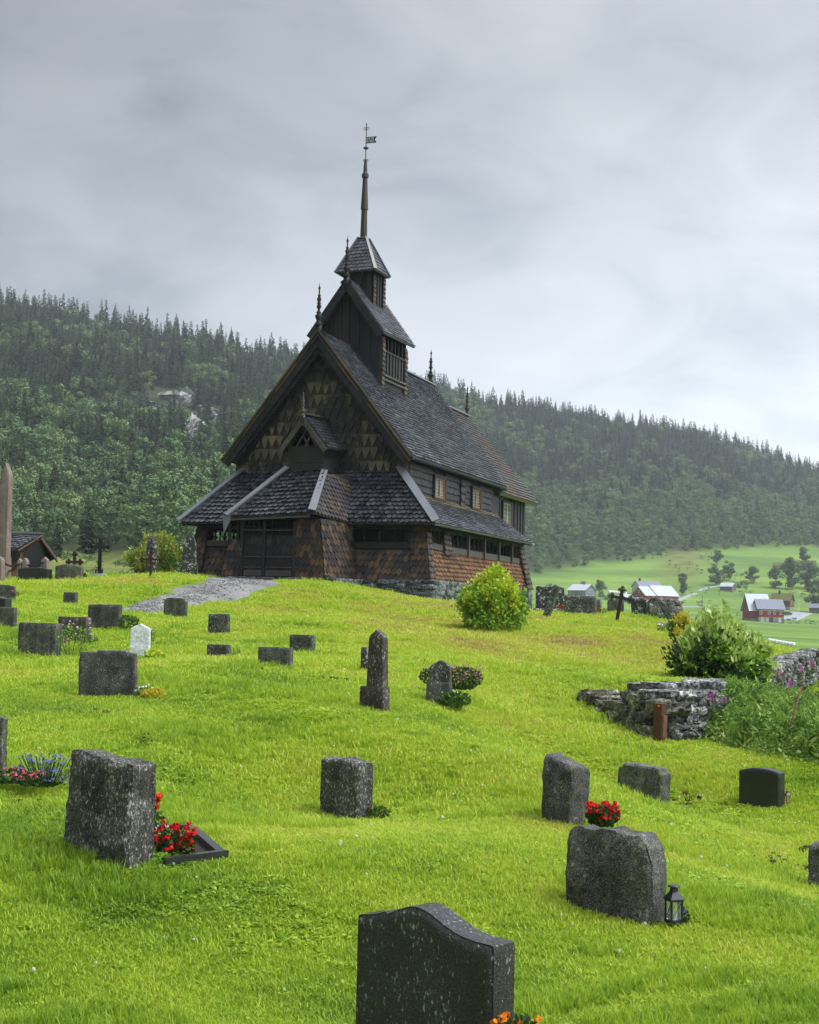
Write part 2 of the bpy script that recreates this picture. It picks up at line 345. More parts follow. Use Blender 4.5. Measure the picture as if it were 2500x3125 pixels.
def stone_mat(name, dark, light, sp_scale=90, lich=0.0, lichc=(.42,.43,.38), lich_scale=9, streak=0, rough=.8, spec=.3, bumps=.35, moss=0, bscale=35, fleck=.0, bd=.008, island=0):
    m_, t, b = mat(name, rough, spec)
    tc = N(t, 'ShaderNodeTexCoord'); o = tc.outputs['Object']
    oi = N(t, 'ShaderNodeObjectInfo'); off = N(t, 'ShaderNodeVectorMath', operation='ADD'); L(t, o, off.inputs[0]); 
    sc = N(t, 'ShaderNodeVectorMath', operation='SCALE'); cx = N(t, 'ShaderNodeCombineXYZ'); L(t, oi.outputs['Random'], cx.inputs[0]); L(t, oi.outputs['Random'], cx.inputs[2])
    L(t, cx.outputs[0], sc.inputs[0]); sc.inputs['Scale'].default_value = 50; L(t, sc.outputs[0], off.inputs[1]); o = off.outputs[0]
    n1 = N(t, 'ShaderNodeTexNoise', i_Scale=sp_scale, i_Detail=3.0, i_Roughness=.7); L(t, o, n1.inputs['Vector'])
    n2 = N(t, 'ShaderNodeTexNoise', i_Scale=4.5, i_Detail=6.0, i_Roughness=.65); L(t, o, n2.inputs['Vector'])
    v = math_(t, 'ADD', math_(t, 'MULTIPLY', n1.outputs[0], .75), math_(t, 'MULTIPLY', n2.outputs[0], .27))
    r = ramp(t, v, [(.45, dark), (.53, tuple(a*.6+c*.4 for a, c in zip(dark, light))), (.60, light), (.68, tuple(c*1.35 for c in light))]); c = r.outputs[0]
    if streak:
        mp = N(t, 'ShaderNodeMapping'); mp.inputs['Scale'].default_value = (14,14,.9); L(t, o, mp.inputs[0])
        n4 = N(t, 'ShaderNodeTexNoise', i_Scale=1.0, i_Detail=4.0); L(t, mp.outputs[0], n4.inputs['Vector'])
        f = ramp(t, n4.outputs[0], [(.45, 0), (.7, streak)]); c = mixc(t, f.outputs[0], c, tuple(min(1, a*1.7+.03) for a in light))
        f = ramp(t, n4.outputs[0], [(.25, streak), (.45, 0)]); c = mixc(t, f.outputs[0], c, tuple(a*.5 for a in dark))
    if moss:
        n5 = N(t, 'ShaderNodeTexNoise', i_Scale=7.0, i_Detail=5.0, i_Roughness=.7); L(t, o, n5.inputs['Vector'])
        f = ramp(t, n5.outputs[0], [(.58-moss*.2, 0), (.70-moss*.2, .85)]); c = mixc(t, f.outputs[0], c, (.10,.105,.03))
    if fleck:
        mp2 = N(t, 'ShaderNodeMapping'); mp2.inputs['Scale'].default_value = (1,1,.5); L(t, o, mp2.inputs[0])
        nf = N(t, 'ShaderNodeTexNoise', i_Scale=55.0, i_Detail=3.0, i_Roughness=.6); L(t, mp2.outputs[0], nf.inputs['Vector'])
        f = ramp(t, math_(t, 'ADD', nf.outputs[0], math_(t, 'MULTIPLY', n2.outputs[0], .35)), [(.84-fleck, 0), (.89-fleck, 1)]); c = mixc(t, f.outputs[0], c, lichc)
    if lich:
        nd = N(t, 'ShaderNodeTexNoise', i_Scale=14.0, i_Detail=4.0); L(t, o, nd.inputs['Vector'])
        ad = N(t, 'ShaderNodeVectorMath', operation='MULTIPLY_ADD'); L(t, nd.outputs['Color'], ad.inputs[0]); ad.inputs[1].default_value = (.09,.09,.09); L(t, o, ad.inputs[2])
        vo = N(t, 'ShaderNodeTexVoronoi', i_Scale=lich_scale); L(t, ad.outputs[0], vo.inputs['Vector'])
        vm = math_(t, 'ADD', vo.outputs['Distance'], math_(t, 'MULTIPLY', math_(t, 'SUBTRACT', .55, n2.outputs[0]), 1.6))
        f = ramp(t, vm, [(.12+lich*.5, 1), (.18+lich*.5, 0)])
        f2 = math_(t, 'MULTIPLY', f.outputs[0], ramp(t, n1.outputs[0], [(.3, .45), (.55, 1)]).outputs[0])
        c = mixc(t, f2, c, lichc)
    if island:
        gg = N(t, 'ShaderNodeNewGeometry'); rr_ = ramp(t, gg.outputs['Random Per Island'], [(0, .35), (.5, .85), (1, 1.5)]); c = mixc(t, 1.0, c, rr_.outputs[0], 'MULTIPLY')
    L(t, c, b.inputs['Base Color'])
    nb = N(t, 'ShaderNodeTexNoise', i_Scale=bscale, i_Detail=5.0, i_Roughness=.7); L(t, o, nb.inputs['Vector'])
    bump(t, b, nb.outputs[0], bumps, bd)
    return m_
# ------------------------------------------------------------------ ground sheet
def ground_mat():
    m_, t, b = mat('grassy_ground', .95, .1)
    tc = N(t, 'ShaderNodeTexCoord'); o = tc.outputs['Object']
    a = N(t, 'ShaderNodeAttribute', attribute_name='wood'); d = N(t, 'ShaderNodeAttribute', attribute_name='far')
    n1 = N(t, 'ShaderNodeTexNoise', i_Scale=1.1, i_Detail=8.0, i_Roughness=.7); L(t, o, n1.inputs['Vector'])
    near = ramp(t, n1.outputs[0], [(.3, (.07,.125,.014)), (.5, (.13,.205,.02)), (.7, (.20,.24,.035))])
    mp = N(t, 'ShaderNodeMapping'); mp.inputs['Scale'].default_value = (.010,.028,.02); mp.inputs['Rotation'].default_value = (0,0,.3); L(t, o, mp.inputs[0])
    n2 = N(t, 'ShaderNodeTexNoise', i_Scale=1.0, i_Detail=7.0, i_Roughness=.6); L(t, mp.outputs[0], n2.inputs['Vector'])
    fld = ramp(t, n2.outputs[0], [(.36, (.085,.155,.038)), (.5, (.125,.215,.040)), (.62, (.18,.27,.052))])
    n3 = N(t, 'ShaderNodeTexNoise', i_Scale=.09, i_Detail=8.0, i_Roughness=.7); L(t, o, n3.inputs['Vector'])
    fl2 = mixc(t, ramp(t, n3.outputs[0], [(.52, 0), (.7, .5)]).outputs[0], fld.outputs[0], (.07,.12,.03))
    pas = ramp(t, n3.outputs[0], [(.36, (.05,.085,.022)), (.5, (.14,.17,.04)), (.64, (.20,.20,.055)), (.74, (.25,.24,.19))])
    p = N(t, 'ShaderNodeAttribute', attribute_name='pasture')
    fl3 = mixc(t, p.outputs['Fac'], fl2, pas.outputs[0])
    c = mixc(t, d.outputs['Fac'], near.outputs[0], fl3)
    wd = ramp(t, n3.outputs[0], [(.35, (.018,.028,.010)), (.65, (.04,.055,.018))])
    c = mixc(t, a.outputs['Fac'], c, wd.outputs[0])
    L(t, c, b.inputs['Base Color']); bump(t, b, n1.outputs[0], .3, .05)
    return m_
ang = np.concatenate([np.radians(np.linspace(-85, -22, 22))[:-1], np.radians(np.linspace(-22, 22, 190)), np.radians(np.linspace(22, 85, 22))[1:]])
rad_ = np.concatenate([np.linspace(.8, 5, 5)[:-1], np.geomspace(5, 62, 230)[:-1], np.geomspace(62, 2600, 170)])
AA, RR = np.meshgrid(ang, rad_); gx_, gy_ = (np.sin(AA)*RR).ravel(), (np.cos(AA)*RR).ravel()
gz_ = H(gx_, gy_)
nA, nR = len(ang), len(rad_)
V = np.stack([gx_, gy_, gz_], 1)
# a rear strip so the sheet also lies under and behind the camera
ii, jj = np.meshgrid(np.arange(nA-1), np.arange(nR-1)); q = (jj*nA+ii).ravel()
Fq = np.stack([q, q+1, q+1+nA, q+nA], 1)[:, ::-1]
Fq = np.stack([q, q+1, q+1+nA, q+nA], 1)
nb = len(V); z0 = -2.7
V = np.vstack([V, [[-400, -60, z0], [400, -60, z0], [-400, gy_[0], z0], [400, gy_[0], z0]]])
ground = mesh_np('ground', V, Fq[:, ::-1], ground_mat(), smooth=True)
bm_rear = MB(); bm_rear.add([(-300,-60,-2.9),(300,-60,-2.9),(300,1.2,-2.9),(-300,1.2,-2.9)], [(0,1,2,3)])
tag(ground, kind='structure')
def vattr(o, name, vals):
    a = o.data.attributes.new(name, 'FLOAT', 'POINT'); a.data.foreach_set('value', np.asarray(vals, np.float32))
vv = V[:, :2]; az_v = np.clip(vv[:, 0]/np.maximum(vv[:, 1], 1), -1.2, 1.2); Dv = vv[:, 1]
fedge = 18*lownoise(vv[:, 0], vv[:, 1], 33.)
woodv = np.clip((Dv - lerpaz(DF, az_v) - fedge)/25, 0, 1)
vattr(ground, 'wood', woodv)
vattr(ground, 'far', np.clip((np.hypot(vv[:, 0], vv[:, 1])-62)/20, 0, 1))
rough_r = np.clip(1-np.abs(az_v-azpx(2075))/.022, 0, 1)*np.clip((Dv-790)/60, 0, 1)
pl = np.clip((az_v-azpx(1000))/-.03, 0, 1)
vattr(ground, 'pasture', np.clip(np.maximum(pl, rough_r*1.3), 0, 1))

# ------------------------------------------------------------------ the stave church (local axes: u across the front, v along the nave, z up)
church = empty('stave_church', CH_O, -CH_A, 'dark tarred wooden stave church with shingled roofs, ridge turret and tall spire', 'church', scale=CH_S)
def shingles(mb, p00, p10, p01, p11, rh, w, kind='point', lap=1.45, thick=.024, lift=.042, tip=.42, jit=.12):
    """courses of shingles on the (planar) trapezoid p00-p10 bottom, p01-p11 top"""
    p00, p10, p01, p11 = map(Vector, (p00, p10, p01, p11))
    U = (p10-p00).normalized(); up = (p01-p00); up -= U*up.dot(U)
    if up.length < 1e-4: up = (p11-p00); up -= U*up.dot(U)
    h = up.length; up.normalize(); n = U.cross(up)
    rows = max(1, round(h/rh)); rh = h/rows
    def ext(t):
        t = min(max(t, 0), 1); a = p00.lerp(p01, t); b = p10.lerp(p11, t); return (a-p00).dot(U), (b-p00).dot(U)
    for i in range(rows):
        t0 = i/rows; y0 = i*rh
        l0, r0 = ext(t0); y1 = min(y0+rh*lap, h); l1, r1 = ext(y1/h)
        L0, R0_ = min(l0, l1), max(r0, r1)
        kd = kind
        k0 = math.floor(L0/w)-1; k1 = math.ceil(R0_/w)+1
        for k in range(k0, k1):
            s0 = k*w + (w/2 if i % 2 else 0) + random.uniform(-.05, .05)*w; s1 = s0+w*.95
            dy = random.uniform(-jit, jit)*rh*.5; lf = lift*random.uniform(.75, 1.3)
            if kd == 'point': sh = [(s0, y0+rh*tip), ((s0+s1)/2, y0), (s1, y0+rh*tip), (s1, y1), (s0, y1)]
            elif kd == 'round': sh = [(s0, y0+rh*.40), (s0+w*.2, y0+rh*.12), ((s0+s1)/2, y0), (s1-w*.2, y0+rh*.12), (s1, y0+rh*.40), (s1, y1), (s0, y1)]
            else: sh = [(s0, y0), (s1, y0), (s1, y1), (s0, y1)]
            P = []
            for (s_, y_) in sh:
                yb = min(max(y_+(dy if y_ < y1 else 0), 0), h); a, b = ext(yb/h); sc = min(max(s_, a), b)
                f = 1-(yb-y0)/max(y1-y0, 1e-6)
                P.append(p00+U*sc+up*yb+n*(lf*f+.004))
            area = sum(((P[j]-P[0]).cross(P[j+1]-P[0])).length for j in range(1, len(P)-1))
            if area < w*rh*.12: continue
            m2 = len(P); nb_ = len(sh)-2
            Q = [p-n*thick for p in P[:nb_]]
            fs = [tuple(range(m2))]
            for j in range(nb_-1): fs.append((j+1, j, m2+j, m2+j+1))
            mb.add(P+Q, fs)
def back_slab(mb, pts, t=.03):
    a, b, c = map(Vector, pts[:3]); n = (b-a).cross(c-a).normalized(); mb.slab([Vector(p)-n*.004 for p in pts], n, t)
def roof_part(name, quads, rh, w, kind, mt, parent=church, t=.05, **kw):
    mb = MB()
    for qd in quads:
        a, b, c, d = qd     # bottom-left, bottom-right, top-left, top-right
        back_slab(mb, [a, b, d, c], t); shingles(mb, a, b, c, d, rh, w, kind, **kw)
    return mb.build(name, mt, parent)

# measured levels
ZB, ZS, ZO, ZE = .80, 1.80, 1.98, 2.48
# --- foundation of dry stones
fb = MB()
def stone_course(mb, a, b, z0, z1, sz=(.3, .16), depth=.28):
    a, b = Vector(a), Vector(b); d = (b-a); ln = d.length; d.normalize(); ang_ = math.atan2(d.y, d.x)
    z = z0
    while z < z1:
        hh = min(random.uniform(.8, 1.2)*sz[1], z1-z+.03); s_ = random.uniform(-.1, 0)
        while s_ < ln:
            wd = random.uniform(.6, 1.5)*sz[0]; c = a+d*(s_+wd/2); 
            mb.lump((c.x, c.y, z+hh/2), (wd*1.12, depth*random.uniform(.8, 1.1), hh*1.2), .09, Matrix.Rotation(ang_, 3, 'Z'), 3, .8)
            s_ += wd
        z += hh*.95
stone_course(fb, (-3.8,.25,0), (3.85,.2,0), .12, .84, (.26,.12)); stone_course(fb, (3.8,.2,0), (3.8,11.5,0), -.2, .86, (.3,.14))
stone_course(fb, (-3.8,11.4,0), (-3.8,.3,0), .3, .84, (.3,.15)); stone_course(fb, (-1.9,-1.05,0), (1.2,-1.05,0), .55, .84, (.3,.12)); stone_course(fb, (1.2,-1.05,0), (1.6,.1,0), .5, .84, (.24,.12))
for q in [(1.35,-1.2,.80,.34,.16), (1.05,-1.28,.74,.3,.13), (1.28,-1.15,.92,.2,.09), (3.95,0,.3,.4,.2), (4.05,.5,.15,.5,.25), (4.1,-.1,.1,.45,.22)]:
    fb.lump(q[:3], (q[3], q[3]*.8, q[4]), .15, None, 4, .7)
M_FOUND = stone_mat('grey_green_foundation_stone', (.03,.034,.034), (.25,.28,.265), 30, .0, bumps=.8, bscale=14, island=1)
fb.build('foundation', M_FOUND, church, True)
inn = MB(); inn.slab([(-3.7,.3,.86),(3.7,.3,.86),(3.7,11.4,.86),(-3.7,11.4,.86)], (0,0,1), .1)
inn.slab([(-1.9,-1.0,.86),(1.1,-1.0,.86),(1.1,.3,.86),(-1.9,.3,.86)], (0,0,1), .1)
inn.build('gallery_floor', M_PLANK, church)

# --- gallery walls (shingled below, open above)
def wall_quad(mb, b0, b1, t0, t1, rh=.19, w=.16, kind='point', **kw):
    back_slab(mb, [b0, b1, t1, t0], .05); shingles(mb, b0, b1, t0, t1, rh, w, kind, **kw)
FRB, FRT = (3.80,.16,.74), (3.6,.4,ZS)          # front right bottom / sill
gw = MB()
wall_quad(gw, (1.45,.2,.84), (3.3,.17,.78), (1.35,.42,ZS), (3.2,.42,ZS))
gw.build('gallery_front_wall', M_WALL, church); gw = MB()
wall_quad(gw, (-3.4,.2,.86), (-2.2,.2,.86), (-3.35,.42,ZS), (-2.25,.42,ZS))
gw.build('gallery_front_wall', M_WALL, church)
gs = MB()
wall_quad(gs, (3.84,.5,.76), (3.84,11.1,.86), (3.6,.8,ZS-.02), (3.6,11.0,ZS-.05), .135, .14, tip=.6, lift=.065)
gs.build('gallery_side_wall', M_SIDE, church)
gl = MB()
wall_quad(gl, (-3.8,11.3,.86), (-3.8,.5,.86), (-3.6,11.2,ZS), (-3.6,.8,ZS), .2, .18)
gl.build('gallery_rear_wall', M_WALL, church); gl = MB()
wall_quad(gl, (3.8,11.6,.9), (-3.8,11.6,.9), (3.6,11.2,2.42), (-3.6,11.2,2.42), .2, .18)
gl.build('gallery_rear_wall', M_WALL, church)
def corner_post(b, t, mt=M_WALL, rh=.17, w=.15):
    """four-sided shingled post from bottom ring b to top ring t"""
    mb = MB()
    for i in range(4):
        j = (i+1) % 4; back_slab(mb, [b[i], b[j], t[j], t[i]], .02); shingles(mb, b[i], b[j], t[i], t[j], rh, w)
    return mb.build('corner_post', mt, church)
corner_post([(3.25,.15,.74),(3.86,.13,.74),(3.87,.62,.76),(3.25,.62,.8)], [(3.18,.40,2.42),(3.60,.40,2.42),(3.60,.80,2.42),(3.18,.80,2.42)])
corner_post([(-3.86,.15,.86),(-3.35,.15,.86),(-3.35,.6,.86),(-3.86,.6,.86)], [(-3.60,.40,2.42),(-3.25,.40,2.42),(-3.25,.8,2.42),(-3.60,.8,2.42)])
corner_post([(3.45,11.0,.86),(3.92,11.0,.86),(3.92,11.7,.9),(3.45,11.7,.9)], [(3.2,10.75,2.42),(3.62,10.75,2.42),(3.62,11.2,2.42),(3.2,11.2,2.42)])
corner_post([(3.55,1.95,1.66),(3.70,1.95,1.66),(3.70,2.65,1.66),(3.55,2.65,1.66)], [(3.52,2.0,2.42),(3.64,2.0,2.42),(3.64,2.6,2.42),(3.52,2.6,2.42)], rh=.14, w=.12)
# sill beams, wall plates
def beam(name, a, b, w, h, mt=M_BEAM): mb = MB(); mb.beam(a, b, w, h); return mb.build(name, mt, church)
beam('sill_beam', (3.62,2.62,1.86), (3.62,10.95,1.86), .09, .19); beam('sill_beam', (3.61,.80,1.90), (3.61,2.0,1.88), .08, .17)
beam('sill_beam', (1.30,.385,1.88), (3.2,.385,1.88), .08, .18, M_TRIM); beam('sill_beam', (-3.27,.385,1.90), (-2.0,.385,1.90), .08, .17)
beam('sill_beam', (-3.61,.8,1.88), (-3.61,11.1,1.88), .08, .17)
beam('wall_plate', (3.55,.4,2.40), (3.55,11.2,2.40), .12, .10, M_TRIM); beam('wall_plate', (-3.6,.45,2.41), (3.55,.45,2.41), .12, .10, M_TRIM)
beam('wall_plate', (-3.55,.4,2.40), (-3.55,11.2,2.40), .12, .10, M_TRIM)
# turned balusters
bprof = [(.026,0),(.026,.03),(.015,.05),(.03,.11),(.035,.15),(.014,.19),(.022,.22),(.014,.25),(.034,.30),(.030,.34),(.014,.38),(.026,.40),(.026,.46)]
b0 = MB(); b0.lathe(bprof, (0,0,0), 7); bal0 = b0.build('baluster', M_TRIM, church); bal0.location = (3.60,1.15,1.95)
def baluster(u, v, z=1.95, s=1.0):
    c = bal0.copy(); COL.objects.link(c); c.location = (u, v, z); c.scale = (s, s, (2.42-z)/.46)
bal0.scale = (1,1,1.02); baluster(3.60, 1.62)
posts = [4.45, 6.25, 8.0, 9.65]
edges_ = [2.66]+posts+[10.75]
for i in range(5):
    nb_ = 3 if i < 4 else 3
    for k in range(nb_): baluster(3.60, edges_[i]+(edges_[i+1]-edges_[i])*(k+1)/(nb_+1)-.06)
for v_ in posts:
    beam('gallery_post', (3.665,v_,1.74), (3.655,v_,2.40), .09, .11, M_BEAM)
for u_ in (1.72, 2.2, 2.68): baluster(u_, .42)
for u_ in (-3.02, -2.72, -2.42): baluster(u_, .42, s=1.7)
for v_ in np.linspace(1.3, 10.6, 16): baluster(-3.6, float(v_), s=1.2)

# --- nave body
nv = MB()
for (a, b) in (((2.7,1.2),(2.7,11.4)), ((-2.7,11.4),(-2.7,1.2)), ((2.7,11.4),(-2.7,11.4)), ((-2.7,1.25),(2.7,1.25))):
    nv.slab([(a[0],a[1],.86),(b[0],b[1],.86),(b[0],b[1],4.6),(a[0],a[1],4.6)], Vector((b[1]-a[1], a[0]-b[0], 0)), .06)
nv.build('nave_wall', M_PLANK, church)
ns = MB()
for (v0, v1) in ((1.45,3.66), (4.90,6.55), (7.05,7.75), (8.90,10.3)):
    shingles(ns, (2.705,v0,3.36), (2.705,v1,3.36), (2.705,v0,4.60), (2.705,v1,4.60), .21, .13, 'point', tip=.3, lift=.03)
shingles(ns, (2.74,6.55,3.36), (2.74,7.05,3.36), (2.74,6.55,4.60), (2.74,7.05,4.60), .24, .2, 'point', lift=.05)
shingles(ns, (2.705,3.66,4.30), (2.705,4.90,4.30), (2.705,3.66,4.6), (2.705,4.9,4.6), .2, .13); shingles(ns, (2.705,7.75,4.30), (2.705,8.90,4.30), (2.705,7.75,4.6), (2.705,8.9,4.6), .2, .13)
ns.build('nave_wall_shingles', M_WALLD, church)
def window(u, v0, v1, z0, z1, fm, rows=6, mull=1):
    w_ = MB(); t = .045
    w_.box((u+.02, (v0+v1)/2, z0+t/2), (.07, v1-v0, t)); w_.box((u+.02, (v0+v1)/2, z1-t/2), (.07, v1-v0, t))
    for vv_ in (v0+t/2, v1-t/2, (v0+v1)/2): w_.box((u+.024, vv_, (z0+z1)/2), (.07, t if vv_ != (v0+v1)/2 else t*1.3, z1-z0-.01))
    wf = w_.build('window', fm, church)
    g = MB(); g.box((u+.012, (v0+v1)/2, (z0+z1)/2), (.01, v1-v0-.02, z1-z0-.02)); g.build('pane', M_GLASS, wf)
    l = MB()
    for k in range(1, rows): l.box((u+.028, (v0+v1)/2, z0+(z1-z0)*k/rows), (.012, v1-v0-.06, .013))
    for k in range(1, 6):
        if k != 3: l.box((u+.031, v0+(v1-v0)*k/6, (z0+z1)/2), (.012, .014, z1-z0-.05))
    l.build('glazing_bars', M_LEAD, wf)
    tr = MB(); e = .09
    for (a, b, c, d) in ((v0-e, v1+e, z1, z1+e), (v0-e, v1+e, z0-e, z0), (v0-e, v0, z0, z1), (v1, v1+e+.08, z0, z1)):
        tr.box((u+.03, (a+b)/2, (c+d)/2), (.10, b-a, d-c))
    tr.build('casing', M_TRIM, wf)
window(2.71, 3.78, 4.78, 3.55, 4.16, M_FRAMEO); window(2.71, 7.88, 8.78, 3.55, 4.16, M_FRAMEO)
# --- gable front: alternating straight and pointed courses
gb = MB(); WG = 1.20
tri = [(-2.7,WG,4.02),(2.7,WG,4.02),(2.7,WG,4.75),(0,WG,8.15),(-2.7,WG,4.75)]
gb.slab(tri, (0,-1,0), .05); gb.build('gable_backing', shingle_mat('shaded_gable_boards', [(.012,.011,.010), (.028,.024,.018), (.05,.042,.03)], (.5,.75), spec=.3), church); gb = MB()  # darker copy of the gable colour: shade between the shingles is painted in
z = 4.02; row = 0; sp_ = (8.15-4.75)/2.7
def half(zz): return 2.7 if zz < 4.75 else max(0, (8.15-zz)/sp_)
while z < 7.9:
    rh_ = .40; w_ = .25; k = -14; off_ = random.uniform(0, .5)
    while k*w_ < 2.9:
        s0 = (k+off_)*w_; s1 = s0+w_*.97; k += 1; jz = random.uniform(-.012, .012); mid = (s0+s1)/2+random.uniform(-.02, .02)
        zt = z+rh_*.965; sh = [(s0, z+rh_*.80), (mid-.012, z+.015+jz), (mid+.012, z+.015+jz), (s1, z+rh_*.80), (s1, zt), (s0, zt)]
        P = []
        for (s_, zz) in sh:
            zz = min(zz, 8.1); hf = half(zz); sc = min(max(s_, -hf), hf); f = 1-(zz-z)/rh_
            P.append(Vector((sc, WG-.05-.03*f, zz)))
        ar = sum(((P[j]-P[0]).cross(P[j+1]-P[0])).length for j in range(1, len(P)-1))
        if ar < .01: continue
        m2 = len(P); Q = [p+Vector((0,.04,0)) for p in P]
        gb.add(P+Q, [tuple(range(m2))]+[((j+1) % m2, j, m2+j, m2+(j+1) % m2) for j in range(m2)])
    z += rh_; row += 1
gb.build('gable_wall', M_GABLE, church)
corner = MB()
for s_ in (-1, 1):
    x0, x1 = (2.45, 2.76) if s_ > 0 else (-2.76, -2.45)
    corner = MB(); shingles(corner, (x0,WG-.05,4.0), (x1,WG-.05,4.0), (x0,WG-.05,4.6), (x1,WG-.05,4.6), .16, .12)
    corner.build('gable_corner_shingles', M_WALL, church)

# --- aisle roofs
FT = 4.13; fv = lambda zz: (zz-ZE)/(FT-ZE)*1.18
roof_part('aisle_front_roof', [((-4.0,0,ZE), (4.0,0,ZE), (-2.53,1.17,FT), (2.53,1.17,FT))], .15, .165, 'round', M_ROOFF, lift=.07, thick=.035)
roof_part('aisle_side_roof', [((4.02,.02,ZE), (4.02,11.25,ZE+.02), (2.72,.98,3.42), (2.72,11.2,3.44))], .125, .15, 'point', M_ROOF, lift=.045, thick=.03, tip=.3)
roof_part('aisle_side_roof', [((-4.02,11.25,ZE), (-4.02,.02,ZE), (-2.5,11.2,3.9), (-2.53,1.15,4.0))], .2, .22, 'point', M_ROOF)
roof_part('aisle_rear_roof', [((4.0,11.5,ZE+.02), (2.6,11.9,ZE+.02), (2.72,11.2,3.44), (2.6,11.2,3.44))], .15, .16, 'point', M_ROOF)
mosses = MB(); shingles(mosses, (2.80,1.6,3.36), (2.80,11.15,3.38), (2.715,1.5,3.50), (2.715,11.15,3.52), .07, .11, 'flat'); mosses.build('roof_flashing_shingles', shingle_mat('mossy_ochre_shingles', [(.05,.04,.02), (.12,.09,.035), (.19,.14,.055)], (.5,.7)), church)
def board(name, a, b, w, t, n, mt=M_HIP, parent=church, w2=None):
    """flat board from a to b, w wide across direction given by normal n"""
    a, b, n = Vector(a), Vector(b), Vector(n).normalized(); d = (b-a).normalized(); sx = d.cross(n).normalized(); w2 = w2 or w
    mb = MB(); mb.slab([a-sx*w/2, b-sx*w2/2, b+sx*w2/2, a+sx*w/2][::-1], n, t); o = mb.build(name, mt, parent); return o
board('hip_board', (4.05,-.05,ZE+.10), (2.50,1.13,FT+.13), .23, .05, (.28,-.9,.62))
board('hip_board', (-4.05,-.05,ZE+.10), (-2.50,1.13,FT+.13), .17, .05, (-.3,-.85,.62))
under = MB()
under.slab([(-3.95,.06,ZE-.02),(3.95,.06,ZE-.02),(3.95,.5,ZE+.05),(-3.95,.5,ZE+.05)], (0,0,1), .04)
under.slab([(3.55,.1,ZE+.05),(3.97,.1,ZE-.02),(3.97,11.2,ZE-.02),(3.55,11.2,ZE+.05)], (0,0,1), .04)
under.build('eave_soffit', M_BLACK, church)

# --- porch
PE = 2.62; A_, B_ = (-1.82,-1.25,2.56), (.84,-1.25,2.68); C_, D_ = (-.50,-.12,4.02), (.72,-.12,3.92)
roof_part('porch_roof', [(A_, B_, C_, D_)], .15, .165, 'round', M_ROOFF, lift=.07, thick=.035)
pr = MB(); E_ = (1.36,.02,2.5); 
a, b, c, d = B_, E_, D_, (1.0,1.1,3.98)
back_slab(pr, [a, b, d, c], .04); shingles(pr, a, b, c, d, .15, .14, 'point', lift=.04, thick=.02)
pr.build('porch_side_roof', shingle_mat('brown_grey_porch_shingles', [(.013,.012,.014), (.03,.026,.024), (.085,.055,.030), (.14,.09,.045)], (.35,.6), patch=((.025,.022,.026), .48, 1.6)), church)
pl_ = MB(); a, b, c, d = (-2.65,.02,2.5), A_, (-1.1,1.1,3.98), C_; back_slab(pl_, [a, b, d, c], .04); shingles(pl_, a, b, c, d, .15, .16, 'point'); pl_.build('porch_side_roof', M_ROOFF, church)
board('hip_board', (.80,-1.32,2.79), (.70,-.20,4.03), .22, .05, (.35,-.8,.6), w2=.18)
board('hip_board', (-1.86,-1.34,2.65), (-.50,-.20,4.13), .17, .05, (-.3,-.8,.6))
flap = MB(); flap.slab([(-1.95,-1.32,2.57),(-1.75,-1.30,2.62),(-1.72,-1.28,2.50),(-1.92,-1.30,2.10)], (0,-1,0), .03); flap.build('hip_board', M_HIP, church)
beam('porch_eave_board', (-1.72,-1.27,2.50), (.72,-1.27,2.60), .03, .05, M_BEAM)
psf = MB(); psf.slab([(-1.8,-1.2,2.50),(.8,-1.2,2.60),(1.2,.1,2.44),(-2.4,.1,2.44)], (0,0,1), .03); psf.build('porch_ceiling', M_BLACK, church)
pw = MB()
wall_quad(pw, (.22,-1.03,.84), (1.16,-1.12,.80), (.20,-.98,2.55), (.92,-.98,2.55), .19, .15, lift=.03)
wall_quad(pw, (1.16,-1.12,.80), (1.62,.14,.82), (.92,-.98,2.55), (1.22,.38,2.5), .19, .15, lift=.03)
pw.build('porch_wall', M_WALL, church); pw = MB()
wall_quad(pw, (-2.12,-1.02,.86), (-1.55,-1.04,.86), (-1.85,-.98,1.95), (-1.42,-.98,1.95), .19, .14)
wall_quad(pw, (-2.5,.2,.86), (-2.12,-1.02,.86), (-2.3,.38,1.95), (-1.85,-.98,1.95), .19, .15)
pw.build('porch_wall', M_WALL, church)
pd = MB()
for u_, wd in ((-1.47,.10), (-.78,.08), (.16,.10)): pd.box((u_,-.99,1.66), (wd,.09,1.64))
for u_ in (-1.88, -1.62): pd.box((u_,-.97,2.2), (.07,.07,.6))
pd.build('porch_frame', M_TRIM, church)
for (u0, u1) in ((-1.42,-.82), (-.74,.11)):
    dr = MB(); dr.box(((u0+u1)/2,-.93,1.48), (u1-u0,.03,1.2)); shingles(dr, (u0,-.95,.9), (u1,-.95,.9), (u0,-.95,2.02), (u1,-.95,2.02), .3, .13, 'point', lift=.03)
    dd = dr.build('porch_gate', M_WALLD, church)
    for z_ in (1.16, 1.46, 2.22): rl = MB(); rl.box(((u0+u1)/2,-.995,z_), (u1-u0,.03,.028)); rl.build('gate_rail', M_BEAM, dd)
    rl = MB(); rl.box(((u0+u1)/2,-.99,.99), (u1-u0-.04,.03,.16)); rl.build('kick_board', M_BEAM, dd)
    rs = MB()
    for k in range(1, 4): rs.box((u0+(u1-u0)*k/4,-.975,2.25), (.02,.02,.5))
    rs.build('gate_bars', M_TRIM, dd)
st = MB(); st.box((-.4,-1.22,.80), (2.2,.28,.06)); st.box((.35,-1.34,.77), (1.5,.1,.05)); st.build('door_step', M_BEAM, church)

